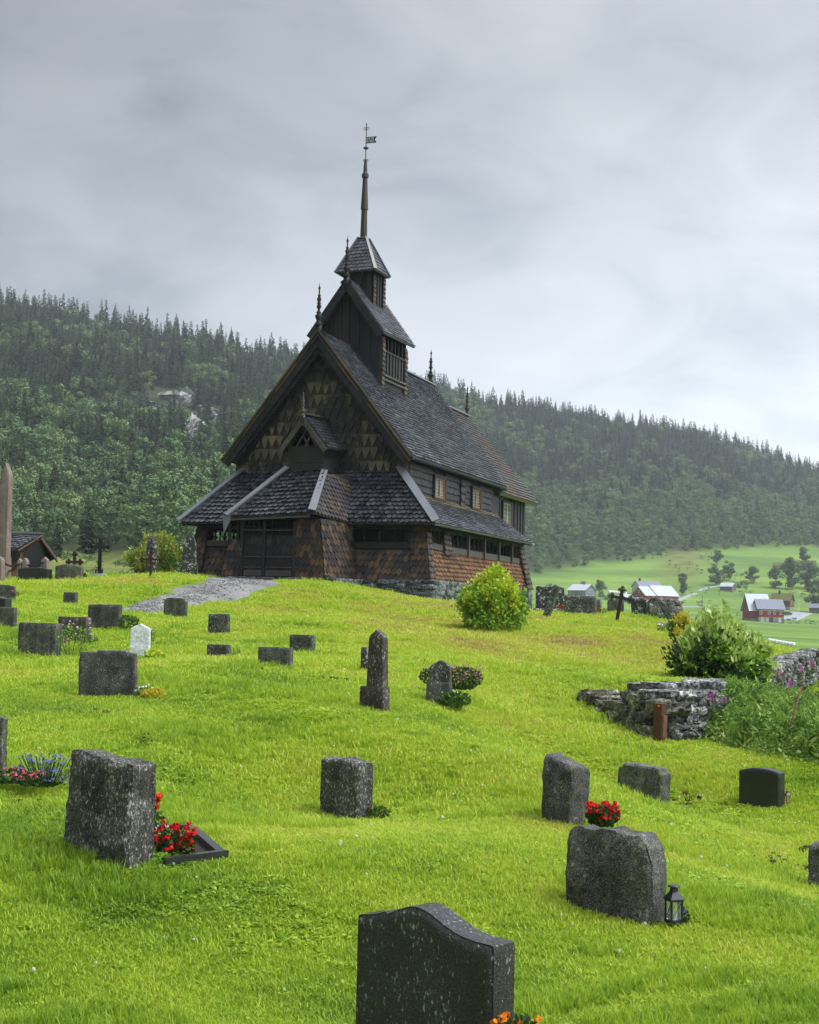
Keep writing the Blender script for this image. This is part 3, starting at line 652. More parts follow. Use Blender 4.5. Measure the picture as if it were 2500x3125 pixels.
# --- dormer gable above the porch
dw = MB()
dw.box((.1,.5,4.36), (1.12,1.28,.74)); dw.box((.1,-.16,4.60), (1.16,.06,.16)); dw.box((-.42,-.17,4.5), (.1,.08,.9)); dw.box((.62,-.17,4.5), (.1,.08,.9))
dw.build('dormer_wall', M_WALLD, church)
db = MB(); db.box((.1,-.185,4.10), (.94,.03,.24)); db.box((.1,-.18,4.38), (.94,.03,.30)); db.build('dormer_boards', M_PLANK, church)
dx = MB(); dx.beam((.02,-.17,4.98),(.16,-.17,4.70),.03,.05); dx.beam((.20,-.17,4.98),(.06,-.17,4.70),.03,.05); dx.beam((.12,-.17,5.2),(.42,-.17,4.7),.03,.04); dx.beam((.08,-.17,5.2),(-.22,-.17,4.7),.03,.04); dx.build('dormer_bracing', M_BEAM, church)
for nm in (0,):
    roof_part('dormer_roof', [((.86,-.42,4.62), (.86,1.25,4.72), (.08,-.42,5.58), (.08,1.25,5.66)), ((-.66,1.25,4.66), (-.66,-.42,4.58), (.08,1.25,5.66), (.08,-.42,5.58))], .13, .12, 'point', M_ROOFF, t=.06)
board('dormer_ridge_board', (.08,-.40,5.66), (.08,1.22,5.74), .20, .05, (0,0,1), M_BEAM)
def scallop_board(name, a, b, w, depth, n, tooth=.09, t=.04, parent=church, mt=M_TRIM, teeth=True):
    """barge board from the low end a to the apex b hanging below the line, scalloped along its lower edge"""
    a, b, n = Vector(a), Vector(b), Vector(n).normalized(); d = (b-a); ln = d.length; d.normalize()
    dn = Vector((0,0,-1)); dn = dn - d*dn.dot(d); dn.normalize()
    mb = MB(); k = max(2, int(ln/tooth)); top = []; low = []
    for i in range(k+1):
        s_ = ln*i/k; top.append(a+d*s_); 
    for i in range(k):
        s0, s1 = ln*i/k, ln*(i+1)/k
        if teeth:
            P = [a+d*s0, a+d*s1, a+d*s1+dn*w*.82, a+d*(s0*.25+s1*.75)+dn*w, a+d*(s0*.6+s1*.4)+dn*w*.98, a+d*s0+dn*w*.82]
        else: P = [a+d*s0, a+d*s1, a+d*s1+dn*w, a+d*s0+dn*w]
        cr3 = (P[1]-P[0]).cross(P[2]-P[0])
        if cr3.dot(n) < 0: P = P[::-1]
        mb.slab(P, n, t)
    return mb.build(name, mt, parent)
F_ = (0,-1,0)
for sx in (-1, 1):
    x0 = .86 if sx > 0 else -.66
    scallop_board('dormer_barge_board', (x0,-.47,4.58), (.08,-.47,5.56), .15, 0, F_, .07, mt=M_BEAM)

# --- main roof with barge boards
EM, RM = 4.49, 8.31
roof_part('nave_roof', [((3.02,.80,EM), (3.02,11.55,EM), (0,.80,RM), (0,11.95,RM)), ((-3.02,11.6,EM), (-3.02,.80,EM), (0,11.9,RM), (0,.80,RM))], .125, .135, 'point', M_ROOF, t=.10, lift=.06, thick=.03, tip=.32)
board('ridge_board', (0,5.6,RM+.05), (0,11.9,RM+.05), .22, .05, (0,0,1), M_HIP)
for sx in (-1, 1):
    scallop_board('barge_board', (sx*3.08,.70,EM-.05), (0,.70,RM+.05), .34, 0, F_, .12, .05, teeth=False)
    scallop_board('inner_barge_board', (sx*2.86,.80,EM+.02), (0,.80,RM-.24), .30, 0, F_, .10, .05)
    scallop_board('barge_rib', (sx*3.03,.665,EM+.0), (0,.665,RM+.03), .05, 0, F_, .5, .035, teeth=False, mt=shingle_mat('mossy_brown_trim', [(.02,.015,.010), (.055,.038,.018), (.09,.06,.025)], (.5,.7)))
    scallop_board('barge_rib', (sx*3.0,.66,EM-.15), (0,.66,RM-.15), .035, 0, F_, .5, .035, teeth=False, mt=M_WALL)
    scallop_board('gable_frame_board', (sx*2.72,1.12,4.35), (0,1.12,7.95), .16, 0, F_, .5, .04, teeth=False)
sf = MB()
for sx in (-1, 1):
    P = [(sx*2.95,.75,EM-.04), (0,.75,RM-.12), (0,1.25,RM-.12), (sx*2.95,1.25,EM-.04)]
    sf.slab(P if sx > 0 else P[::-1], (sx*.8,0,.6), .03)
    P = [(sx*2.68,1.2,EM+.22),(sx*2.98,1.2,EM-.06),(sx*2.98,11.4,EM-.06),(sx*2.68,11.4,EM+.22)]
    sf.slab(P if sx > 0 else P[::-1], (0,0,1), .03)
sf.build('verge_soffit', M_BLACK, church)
# --- finials
fprof = [(.075,0),(.09,.06),(.05,.14),(.06,.20),(.085,.27),(.085,.33),(.04,.38),(.07,.41),(.035,.46),(.03,.52),(.065,.60),(.03,.66),(.06,.69),(.03,.72),(.05,.80),(.055,.84),(.025,.90),(.045,.93),(.018,.98),(.016,1.12),(.035,1.15),(.012,1.22),(.003,1.32)]
def finial(u, v, z, h, s=1.0, mt=M_TRIM):
    mb = MB(); mb.lathe([(r*s, q*h/1.32) for r, q in fprof], (u, v, z), 8)
    mb.beam((u,v,z-.28),(u,v,z+.02),.14*s,.10)
    return mb.build('finial', mt, church, True)
finial(0,.72,RM+.10,1.30,1.25); finial(0,11.5,RM+.05,1.25,1.2); finial(.06,-.42,5.55,.72,1.0,M_BEAM); finial(0,2.9,10.36,1.32,1.25); finial(0,16.2,7.80,1.20,1.1,M_SPIRE)

# --- chancel
ch = MB()
def vplanks(mb, a, b, z0, z1, n, w=.16, z1b=None, gap=.03, t=.03, batten=True):
    a, b, n = Vector((*a,0)), Vector((*b,0)), Vector(n).normalized(); d = b-a; ln = d.length; d.normalize(); s_ = 0; k = 0
    z1b = z1 if z1b is None else z1b
    while s_ < ln-.02:
        wd = min(w*random.uniform(.8,1.25), ln-s_); o_ = .03 if (k % 2 and batten) else 0.0
        p, q = a+d*s_+n*(o_+.02), a+d*(s_+wd-gap*.3)+n*(o_+.02)
        za = z1+(z1b-z1)*s_/ln; zb_ = z1+(z1b-z1)*(s_+wd)/ln
        P = [Vector((p.x,p.y,z0)), Vector((q.x,q.y,z0)), Vector((q.x,q.y,zb_)), Vector((p.x,p.y,za))]
        if (P[1]-P[0]).cross(P[2]-P[0]).dot(n) < 0: P = P[::-1]
        mb.slab(P, n, t+.03); s_ += wd; k += 1
for (a, b) in (((2.5,11.3),(2.5,15.8)), ((2.5,15.8),(-2.5,15.8)), ((-2.5,15.8),(-2.5,11.3))):
    ch.slab([(*a,.5),(*b,.5),(*b,4.6),(*a,4.6)], Vector((b[1]-a[1], a[0]-b[0], 0)), .06)
vplanks(ch, (2.5,11.45), (2.5,12.35), 2.4, 4.6, (1,0,0), .20); vplanks(ch, (2.5,13.5), (2.5,15.8), 1.2, 4.6, (1,0,0), .20); vplanks(ch, (2.5,12.35), (2.5,13.5), 2.4, 3.05, (1,0,0), .2)
ch.slab([(2.5,15.8,4.5),(0,15.8,7.6),(-2.5,15.8,4.5)][::-1], (0,1,0), .05)
ch.build('chancel_wall', M_PLANK, church)
window(2.53, 12.42, 13.44, 3.12, 4.06, M_FRAMEW, 6)
roof_part('chancel_roof', [((2.92,10.9,4.27), (2.92,16.35,4.27), (0,10.9,7.76), (0,16.4,7.76)), ((-2.92,16.4,4.27), (-2.92,10.9,4.27), (0,16.4,7.76), (0,10.9,7.76))], .16, .16, 'point', M_ROOFB, t=.10, lift=.05, thick=.03)
board('ridge_board', (0,11.9,7.82), (0,16.4,7.82), .2, .05, (0,0,1), M_HIP)
sg = MB(); sg.beam((2.62,11.2,4.42),(2.72,11.75,4.12),.025,.025); sg.beam((2.72,11.75,4.12),(2.95,12.1,4.34),.025,.025); sg.beam((2.72,11.75,4.12),(2.6,11.4,3.98),.025,.025); sg.build('gutter_bracket', M_BEAM, church)

# --- ridge turret
tw = MB()
tw.slab([(1.05,3.3,6.8),(1.05,5.7,6.8),(1.05,5.7,8.10),(1.05,3.3,8.10)], (1,0,0), .05)
tw.slab([(-1.05,5.7,6.8),(-1.05,3.3,6.8),(-1.05,3.3,8.7),(-1.05,5.7,8.7)], (-1,0,0), .05)
vplanks(tw, (-1.05,3.3), (0,3.3), 6.8, 8.62, (0,-1,0), .2, 10.12); vplanks(tw, (0,3.3), (1.05,3.3), 6.8, 10.12, (0,-1,0), .2, 8.62)
vplanks(tw, (1.05,3.62), (1.05,5.42), 7.34, 8.10, (1,0,0), .13)
P = [(-1.05,5.7,6.8),(1.05,5.7,6.8),(1.05,5.7,8.7),(0,5.7,10.1),(-1.05,5.7,8.7)]; tw.slab(P[::-1], (0,1,0), .05)
tw.slab([(-1.0,3.36,6.9),(1.0,3.36,6.9),(1.0,3.36,8.6),(0,3.36,10.0),(-1.0,3.36,8.6)], (0,-1,0), .03)
tw.build('turret_wall', M_PLANK, church)
for (v0, v1) in ((3.3,3.56), (5.46,5.72)):
    tp = MB()
    shingles(tp, (1.09,v0,6.85), (1.09,v1,6.85), (1.09,v0,8.5), (1.09,v1,8.5), .15, .13); back_slab(tp, [(1.09,v0,6.85),(1.09,v1,6.85),(1.09,v1,8.55),(1.09,v0,8.55)], .06)
    tp.build('turret_corner_post', M_WALL, church)
for zz in (8.12, 7.36, 7.22): beam('turret_rail', (1.10,3.55,zz), (1.10,5.46,zz), .05, .06, M_TRIM if zz > 8 else M_BEAM)
for k in range(5): beam('turret_baluster', (1.08,3.85+.33*k,8.12), (1.08,3.85+.33*k,8.58), .045, .045, M_TRIM)
ti = MB(); ti.slab([(1.0,3.4,8.10),(1.0,5.6,8.10),(-1.0,5.6,8.10),(-1.0,3.4,8.10)], (0,0,1), .04); ti.build('turret_floor', M_BLACK, church)
roof_part('turret_roof', [((1.27,2.92,8.60), (1.27,5.98,8.66), (0,2.92,10.34), (0,5.9,10.38)), ((-1.27,5.98,8.60), (-1.27,2.92,8.56), (0,5.9,10.38), (0,2.92,10.34))], .12, .125, 'point', M_ROOF, t=.07, lift=.04)
for sx in (-1, 1):
    scallop_board('turret_barge_board', (sx*1.29,2.86,8.56), (0,2.86,10.36), .26, 0, F_, .085, .05)
flash = MB(); flash.beam((.02,3.2,8.30),(.62,3.22,7.64),.05,.10); flash.beam((.30,3.2,7.98),(1.12,3.24,6.98),.05,.12); flash.build('turret_flashing', M_TRIM, church)
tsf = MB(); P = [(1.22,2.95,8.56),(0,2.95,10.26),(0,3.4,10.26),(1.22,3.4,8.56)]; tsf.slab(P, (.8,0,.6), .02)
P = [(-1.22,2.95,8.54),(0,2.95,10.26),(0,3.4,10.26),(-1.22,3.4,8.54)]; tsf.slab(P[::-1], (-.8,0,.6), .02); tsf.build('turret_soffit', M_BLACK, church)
# lantern and its pyramid roof
lw = MB()
for (a, b, n) in (((-.45,3.9),(.45,3.9),(0,-1,0)), ((.45,3.9),(.45,5.0),(1,0,0)), ((.45,5.0),(-.45,5.0),(0,1,0)), ((-.45,5.0),(-.45,3.9),(-1,0,0))):
    vplanks(lw, a, b, 9.6, 10.85, n, .14)
    lw.slab([(*a,9.6),(*b,9.6),(*b,10.85),(*a,10.85)], n, .05)
lw.build('lantern_wall', M_PLANK, church)
for (v0, v1) in ((3.9,4.12), (4.8,5.02)): lp = MB(); shingles(lp, (.51,v0,9.65), (.51,v1,9.65), (.51,v0,10.8), (.51,v1,10.8), .14, .11); lp.build('lantern_corner_post', M_WALL, church)
e, t_ = .68, .13; cv = 4.30
c4 = [(-e,cv-e,10.70),(e,cv-e,10.74),(e,cv+e,10.76),(-e,cv+e,10.70)]; t4 = [(-t_,cv-t_,11.92),(t_,cv-t_,11.92),(t_,cv+t_,11.92),(-t_,cv+t_,11.92)]
roof_part('lantern_roof', [(c4[i], c4[(i+1)%4], t4[i], t4[(i+1)%4]) for i in range(4)], .13, .13, 'round', M_ROOFM, t=.04, lift=.035)
for i in range(4):
    s0, s1 = (1 if i in (1,2) else -1), (-1 if i in (0,1) else 1)
    board('lantern_hip_board', Vector(c4[i])+Vector((s0*.02,s1*.02,.04)), Vector(t4[i])+Vector((s0*.02,s1*.02,.05)), .12, .04, (s0*.6, s1*.6, .55), M_ROOFM, w2=.08)
lc = MB(); lc.box((0,cv,11.93), (.36,.36,.03)); lc.build('lantern_cap', M_HIP, church)
sp1 = MB()
sp1.lathe([(.115,11.94),(.095,12.86),(.125,12.88),(.12,12.93),(.075,13.88),(.075,13.90),(.112,13.93),(.112,14.05),(.07,14.09),(.045,14.50)], (0,cv,0), 8)
sp1.build('spire', M_SPIRE, church)
vn = MB(); vn.tube([(0,cv,14.45),(0,cv,15.72)], .016, 6)
vn.lathe([(.01,14.84),(.10,14.90),(.035,14.96),(.01,14.97)], (0,cv,0), 10)
for zz in (15.05, 15.27, 15.70): vn.lathe([(.005,zz-.025),(.028,zz),(.005,zz+.025)], (0,cv,0), 8)
for s_ in (-1, 1):
    vn.tube([(s_*(.055+.04*math.cos(a)), cv, 15.54+.045*math.sin(a)) for a in np.linspace(0, 2*math.pi, 13)], .008, 5)
    vn.tube([(s_*(.05+.035*math.cos(a)), cv, 14.50+.03*math.sin(a)) for a in np.linspace(0, 2*math.pi, 13)], .010, 5)
vno = vn.build('vane_rod', M_IRON, church)
fl = MB(); z0_, z1_ = 15.055, 15.265
fl.slab([(.02,cv,z0_),(.36,cv,z0_-.0),(.30,cv,(z0_+z1_)/2),(.36,cv,z1_),(.02,cv,z1_)], (0,-1,0), .008)
flo = fl.build('vane_flag', M_IRON, church)
STROKES = {'C': [((.9,.9),(.2,.8)),((.2,.8),(.1,.2)),((.1,.2),(.9,.1))], 'Y': [((.1,.95),(.5,.5)),((.9,.95),(.5,.5)),((.5,.5),(.35,.05))], 'K': [((.15,.95),(.15,.05)),((.85,.95),(.2,.5)),((.2,.5),(.85,.05))],
 '1': [((.5,.95),(.4,.05))], '7': [((.1,.9),(.85,.9)),((.85,.9),(.35,.05))], '2': [((.1,.9),(.85,.9)),((.85,.9),(.15,.1)),((.15,.1),(.9,.1))]}
tx = MB()
def text(s_, x, z, w, h, y, th):
    for i, c_ in enumerate(s_):
        for (p, q_) in STROKES[c_]:
            tx.beam((x+(i+p[0]*.75)*w, y, z+p[1]*h), (x+(i+q_[0]*.75)*w, y, z+q_[1]*h), .006, th, (0,-1,0)) if False else tx.beam((x+(i+p[0]*.75)*w, y, z+p[1]*h), (x+(i+q_[0]*.75)*w, y, z+q_[1]*h), th, .006, (0,-1,0))
text('CYK', .085, 15.18, .068, .065, cv-.006, .012); text('1727', .08, 15.07, .052, .065, cv-.006, .012)
tx.box((.175,cv-.006,15.155), (.19,.006,.012)); tx.box((.038,cv-.006,15.16), (.016,.006,.16))
tx.build('vane_lettering', plain('cut_through_lettering', (.62,.65,.70), .6), flo)
# ------------------------------------------------------------------ scatter: one object whose mesh holds prototype pieces and the points they stand on
def scatter_group():
    g = bpy.data.node_groups.new('scatter', 'GeometryNodeTree')
    g.interface.new_socket('Geometry', in_out='INPUT', socket_type='NodeSocketGeometry'); g.interface.new_socket('Geometry', in_out='OUTPUT', socket_type='NodeSocketGeometry')
    gi = g.nodes.new('NodeGroupInput'); go = g.nodes.new('NodeGroupOutput')
    def attr(nm, ty):
        a = g.nodes.new('GeometryNodeInputNamedAttribute'); a.data_type = ty; a.inputs['Name'].default_value = nm; return a.outputs['Attribute']
    pid = attr('pid', 'INT')
    cmp = g.nodes.new('FunctionNodeCompare'); cmp.data_type = 'INT'; cmp.operation = 'LESS_THAN'; L(g, pid, cmp.inputs[2]); cmp.inputs[3].default_value = 0
    sp_ = g.nodes.new('GeometryNodeSeparateGeometry'); sp_.domain = 'POINT'; L(g, gi.outputs[0], sp_.inputs[0]); L(g, cmp.outputs[0], sp_.inputs[1])
    si = g.nodes.new('GeometryNodeSplitToInstances'); si.domain = 'POINT'; L(g, sp_.outputs[1], si.inputs[0]); L(g, pid, si.inputs['Group ID'])
    ip = g.nodes.new('GeometryNodeInstanceOnPoints'); ip.inputs['Pick Instance'].default_value = True
    mtp = g.nodes.new('GeometryNodeMeshToPoints'); L(g, sp_.outputs[0], mtp.inputs[0])
    L(g, mtp.outputs[0], ip.inputs['Points']); L(g, si.outputs[0], ip.inputs['Instance'])
    L(g, attr('pick', 'INT'), ip.inputs['Instance Index'])
    rv = attr('rot', 'FLOAT_VECTOR'); er = g.nodes.new('FunctionNodeEulerToRotation'); L(g, rv, er.inputs[0]); L(g, er.outputs[0], ip.inputs['Rotation'])
    L(g, attr('scl', 'FLOAT_VECTOR'), ip.inputs['Scale'])
    L(g, ip.outputs[0], go.inputs[0]); return g
SCAT = scatter_group()
def scatter(name, protos, P, rot, scl, pick, mt, extra=None):
    """protos: list of (verts, tris) arrays; P: points"""
    Vs, Fs, pid, off = [], [], [], 0
    for i, (v, f) in enumerate(protos):
        Vs.append(v); Fs.append(f+off); pid += [i]*len(v); off += len(v)
    nP = len(P); V = np.vstack(Vs+[P]); Fq = np.vstack(Fs)
    o = mesh_np(name, V, Fq, mt, nside=Fq.shape[1])
    if len(o.data.vertices) != len(V): print('VERT MISMATCH', name)
    z_ = np.zeros((off,))
    def at_(nm, ty, vals, key='value'):
        a = o.data.attributes.new(nm, ty, 'POINT'); a.data.foreach_set(key, vals)
    at_('pid', 'INT', np.concatenate([np.array(pid), -np.ones(nP)]).astype(np.int32))
    at_('pick', 'INT', np.concatenate([z_, pick]).astype(np.int32))
    at_('rot', 'FLOAT_VECTOR', np.vstack([np.zeros((off, 3)), rot]).astype(np.float32).ravel(), 'vector')
    at_('scl', 'FLOAT_VECTOR', np.vstack([np.zeros((off, 3)), scl]).astype(np.float32).ravel(), 'vector')
    for k, v in (extra or {}).items(): at_(k, 'FLOAT', np.concatenate([z_, v]).astype(np.float32))
    md = o.modifiers.new('scatter', 'NODES'); md.node_group = SCAT
    return tag(o, kind='stuff')

# ------------------------------------------------------------------ trees
def quads_at(C, A, B):      # quads centred at C spanned by half-vectors A, B -> diamonds
    n = len(C); V = np.stack([C-A, C-B, C+A, C+B], 1).reshape(-1, 3); Fq = np.arange(4*n).reshape(-1, 4); return V, Fq
def spruce_proto(rng, nl=26, nb=13, full=1.0):
    Cs, As, Bs = [], [], []
    for i in range(nl):
        t = (i+.5)/nl; z = .04+t*.93; r = (.19*(1-t)**.85+.012)*(1+.15*rng.standard_normal())*full
        k = max(4, int(nb*(1-t*.72)))
        for j in range(k):
            a = rng.uniform(0, 6.283); rr = r*rng.uniform(.75, 1.15)
            if rng.uniform() < .06: continue
            d = np.array([math.cos(a), math.sin(a), -.42*(1.1-t)]); s_ = np.array([-math.sin(a), math.cos(a), rng.uniform(-.25, .25)])
            c = np.array([0, 0, z])+d*rr*.55
            Cs.append(c); As.append(d*rr*.55); Bs.append(s_*rr*rng.uniform(.16, .28)+np.array([0,0,-.012]))
            if rng.uniform() < .8:
                c2 = np.array([0,0,z])+d*rr*rng.uniform(.5, .9); Cs.append(c2+np.array([0,0,-.012])); As.append(np.array([0,0,-.020-.01*rng.uniform()])); Bs.append(s_*rr*.3)
    V, Fq = quads_at(np.array(Cs), np.array(As), np.array(Bs))
    tp = np.array([[0,-.006,.93],[.006,.004,.93],[-.006,.004,.93],[0,0,1.02]]); b = len(V)
    V = np.vstack([V, tp]); Fq = np.vstack([Fq, [[b, b+1, b+3, b+3]]])[:-1]
    return V, Fq
def birch_proto(rng, n=900, clumps=16, slim=1.0):
    cc = []
    for i in range(clumps):
        t = rng.uniform(.12, .93); r = .27*slim*math.sin(math.pi*min(1, (t+.08)/1.12))**.7*rng.uniform(.15, 1); a = rng.uniform(0, 6.283)
        cc.append((r*math.cos(a), r*math.sin(a), t, rng.uniform(.09, .17)))
    cc = np.array(cc); idx = rng.integers(0, clumps, n); c = cc[idx]
    d = rng.standard_normal((n, 3)); d /= np.linalg.norm(d, axis=1)[:, None]; rr = rng.uniform(.55, 1.08, n)
    C = c[:, :3]+d*(c[:, 3]*rr)[:, None]*np.array([1.1, 1.1, .85])
    dd = d+rng.standard_normal((n, 3))*.28+np.array([0, 0, .25]); dd /= np.linalg.norm(dd, axis=1)[:, None]
    a = rng.standard_normal((n, 3)); b = np.cross(a, dd); b /= np.maximum(np.linalg.norm(b, axis=1)[:, None], 1e-6)
    a = np.cross(b, dd)
    s_ = rng.uniform(.018, .036, n)[:, None]
    return quads_at(C, a*s_, b*s_*.8)
def trunk_proto(h, r, mt, name, branches=0, rng=None):
    mb = MB(); mb.tube([(0,0,-.02),(0.004,.003,h*.5),(0,0,h)], [r, r*.7, r*.2], 5)
    if branches:
        for i in range(branches):
            a = rng.uniform(0, 6.28); z = rng.uniform(.25, .7); mb.tube([(0,0,z*h), (math.cos(a)*.12, math.sin(a)*.12, z*h+.14)], [r*.4, r*.1], 4)
    o = mb.build(name, mt); return o
def leaf_mat(name, cols, trans=.35, rough=.6, scale=3.0, inst=True):
    m_, t, b = mat(name, rough, .25)
    g = N(t, 'ShaderNodeNewGeometry'); oi = N(t, 'ShaderNodeObjectInfo'); tc = N(t, 'ShaderNodeTexCoord')
    n = N(t, 'ShaderNodeTexNoise', i_Scale=scale, i_Detail=3.0); L(t, tc.outputs['Object'], n.inputs['Vector'])
    v = math_(t, 'ADD', math_(t, 'MULTIPLY', g.outputs['Random Per Island'], .32), math_(t, 'ADD', math_(t, 'MULTIPLY', oi.outputs['Random'], .42 if inst else 0), math_(t, 'MULTIPLY', n.outputs[0], .45 if inst else .9)))
    v = math_(t, 'MULTIPLY', v, .9)
    k = len(cols); r = ramp(t, v, [(.2+.6*i/(k-1), c) for i, c in enumerate(cols)]); L(t, r.outputs[0], b.inputs['Base Color'])
    tr = N(t, 'ShaderNodeBsdfTranslucent'); L(t, r.outputs[0], tr.inputs['Color'])
    mx = N(t, 'ShaderNodeMixShader'); mx.inputs[0].default_value = trans; L(t, b.outputs[0], mx.inputs[1]); L(t, tr.outputs[0], mx.inputs[2])
    out = [q for q in t.nodes if q.type == 'OUTPUT_MATERIAL'][0]; L(t, mx.outputs[0], out.inputs[0]); return m_
M_SPRUCE = leaf_mat('spruce_needles', [(.016,.036,.016), (.030,.060,.023), (.050,.086,.031), (.08,.115,.042)], .1)
M_BIRCH = leaf_mat('birch_leaves', [(.045,.095,.036), (.075,.14,.05), (.115,.19,.062), (.18,.26,.078)], .12)
M_BARK = plain('brown_bark', (.05,.035,.025), .9, .1); M_BBARK = plain('pale_birch_bark', (.17,.165,.15), .8, .2)
M_DECID = leaf_mat('valley_tree_leaves', [(.045,.09,.036), (.08,.14,.05), (.125,.19,.065)], .25)
rg = np.random.default_rng(5)
SPR = [spruce_proto(rg, 24, 12, f) for f in (1, .9, 1.12, .8)]; BIR = [birch_proto(rg, 900, 13, s_) for s_ in (1.15, 1.35, .95, 1.1)]
# candidate positions over the hillside
def hill_points(sp_, seed):
    r2 = np.random.default_rng(seed); xs = np.arange(-560, 760, sp_); ys = np.arange(170, 1640, sp_)
    X, Y = np.meshgrid(xs, ys); X = X.ravel()+r2.uniform(-.48, .48, X.size)*sp_; Y = Y.ravel()+r2.uniform(-.48, .48, Y.size)*sp_
    az = X/Y; df, dr = lerpaz(DF, az), lerpaz(DR, az); fe = 18*lownoise(X, Y, 33.)
    ok = (az > azpx(-420)) & (az < azpx(2900)) & (Y > df+fe+4) & (Y < dr+50)
    return X[ok], Y[ok], r2
X, Y, r2 = hill_points(6.8, 3)
Zt = H(X, Y); az = X/Y
pxx = 1250+F_PX*az                       # rough screen column/row, only to find clearings and rank sizes
elev = Zt/Y; pyy = 1880+ (pxx-1250)*.023 - elev*F_PX
keep = np.ones(len(X), bool)
def blob(cx, cy, rx, ry, p=1.0):
    d_ = ((pxx-cx)/rx)**2+((pyy-cy)/ry)**2; return (d_ < 1) & (r2.uniform(size=len(X)) < p)
CLIFFS = [(470, 1225, 70, 42), (545, 1208, 38, 30), (520, 1265, 60, 30), (585, 1300, 42, 45), (650, 1268, 30, 20), (575, 1345, 26, 22)]
for q in CLIFFS: keep &= ~blob(q[0], q[1]+22, q[2]*1.0, q[3]+24, .90)
openw = np.clip(1-(Y-lerpaz(DF, az))/60, 0, 1)
keep &= r2.uniform(size=len(X)) > openw*.35
X, Y, Zt, az, pxx, pyy = [q[keep] for q in (X, Y, Zt, az, pxx, pyy)]
t_up = np.clip((Y-lerpaz(DF, az))/(lerpaz(DR, az)-lerpaz(DF, az)), 0, 1)
mixn = lownoise(X, Y, 45.)+.5*lownoise(Y, X, 17.)
p_b = np.clip(.60-.64*t_up+.36*mixn+.28*(pxx > 1300)*(t_up < .45)+.12*(t_up < .35), .04, .95); isb = r2.uniform(size=len(X)) < p_b
hgt = np.where(isb, r2.uniform(9, 15, len(X)), r2.uniform(10, 20, len(X))*np.where(r2.uniform(size=len(X)) < .35, .62, 1))*(.92+.16*t_up)
hgt = hgt*np.interp(t_up, [0, .15, .5, .85, 1], [.62, .82, .95, 1.1, 1.35])
infr = (pxx > 20) & (pxx < 2480) & ~((pxx > 700) & (pxx < 1560) & (pyy > 1250)) & ~((pxx > 560) & (pxx < 1600) & (pyy > 1600))
app = hgt/Y*infr
def proto_objs(protos, mt_leaf, mt_bark, tr, cn):
    out = []
    for i, (v, f) in enumerate(protos):
        c = mesh_np('crown', v, f, mt_leaf, nside=4); t = trunk_proto(.9 if tr < .012 else .5, tr, mt_bark, 'trunk')
        out.append((c, t))
    return out
def forest(mask, protos, mt, bark, tr, kind, label, group, stuffname, bars):
    idx = np.where(mask)[0]; order = idx[np.argsort(-app[idx])]; ind = order[:bars]; rest = order[bars:]
    po = proto_objs(protos, mt, bark, tr, kind); used = set()
    for n_, i in enumerate(ind):
        k = int(r2.integers(0, len(protos)))
        e_ = empty(kind, (X[i], Y[i], Zt[i]-.2), r2.uniform(0, 6.28), label(i), 'tree', group(i)); w = r2.uniform(.85, 1.2)
        e_.scale = (hgt[i]*w, hgt[i]*w, hgt[i])
        for c in po[k]:
            if k in used: c = c.copy(); COL.objects.link(c)
            c.parent = e_
        used.add(k)
    for k in range(len(protos)):
        if k not in used:
            for c in po[k]: bpy.data.objects.remove(c)
    n = len(rest); w = r2.uniform(.85, 1.25, n)
    o = scatter(stuffname, protos, np.stack([X[rest], Y[rest], Zt[rest]-.2], 1), np.stack([np.zeros(n), np.zeros(n), r2.uniform(0, 6.28, n)], 1),
            np.stack([hgt[rest]*w, hgt[rest]*w, hgt[rest]], 1), r2.integers(0, len(protos), n), mt)
side_l = lambda i: pxx[i] < 1100
def lab_s(i): return 'tall dark spruce rising from the wooded hillside left of the church' if side_l(i) else 'dark spruce in the forest above the green fields right of the church'
def lab_b(i): return 'round light green birch among the spruces on the hillside left of the church' if side_l(i) else 'leafy birch at the forest edge above the green fields on the right'
forest(~isb, SPR, M_SPRUCE, M_BARK, .010, 'spruce_tree', lab_s, lambda i: 'spruces on the left hillside' if side_l(i) else 'spruces above the fields', 'spruce_forest', 290)
forest(isb, BIR, M_BIRCH, M_BBARK, .012, 'birch_tree', lab_b, lambda i: 'birches on the left hillside' if side_l(i) else 'birches above the fields', 'birch_forest', 290)
# a nearer valley trees: x, y of the base in the picture, distance, height, kind
def lone_tree(dx, dy, D, h, kind, label, group=None, w=1.0, seed=1):
    D1 = hitD(dx, dy, D); h *= D1/D; p = at(dx, dy, D1); p.z -= .1; r_ = np.random.default_rng(seed)
    e_ = empty('birch_tree' if kind == 'b' else ('bush' if kind == 's' else 'spruce_tree'), p, r_.uniform(0, 6), label, 'bush' if kind == 's' else 'tree', group)
    if kind == 'b': v, f = birch_proto(r_, 2200, 24, 1.15)
    elif kind == 's':
        v, f = birch_proto(r_, 700, 14, 1.4); v = (v-[0,0,.25])*[1,1,1.3]
    else: v, f = spruce_proto(r_, 26, 14, 1.1)
    c = mesh_np('crown', v, f, M_SPRUCE if kind == 'p' else M_DECID, e_); t = trunk_proto(.7, .016, M_BBARK if kind == 'b' else M_BARK, 'trunk'); t.parent = e_
    e_.scale = (h*w, h*w, h)
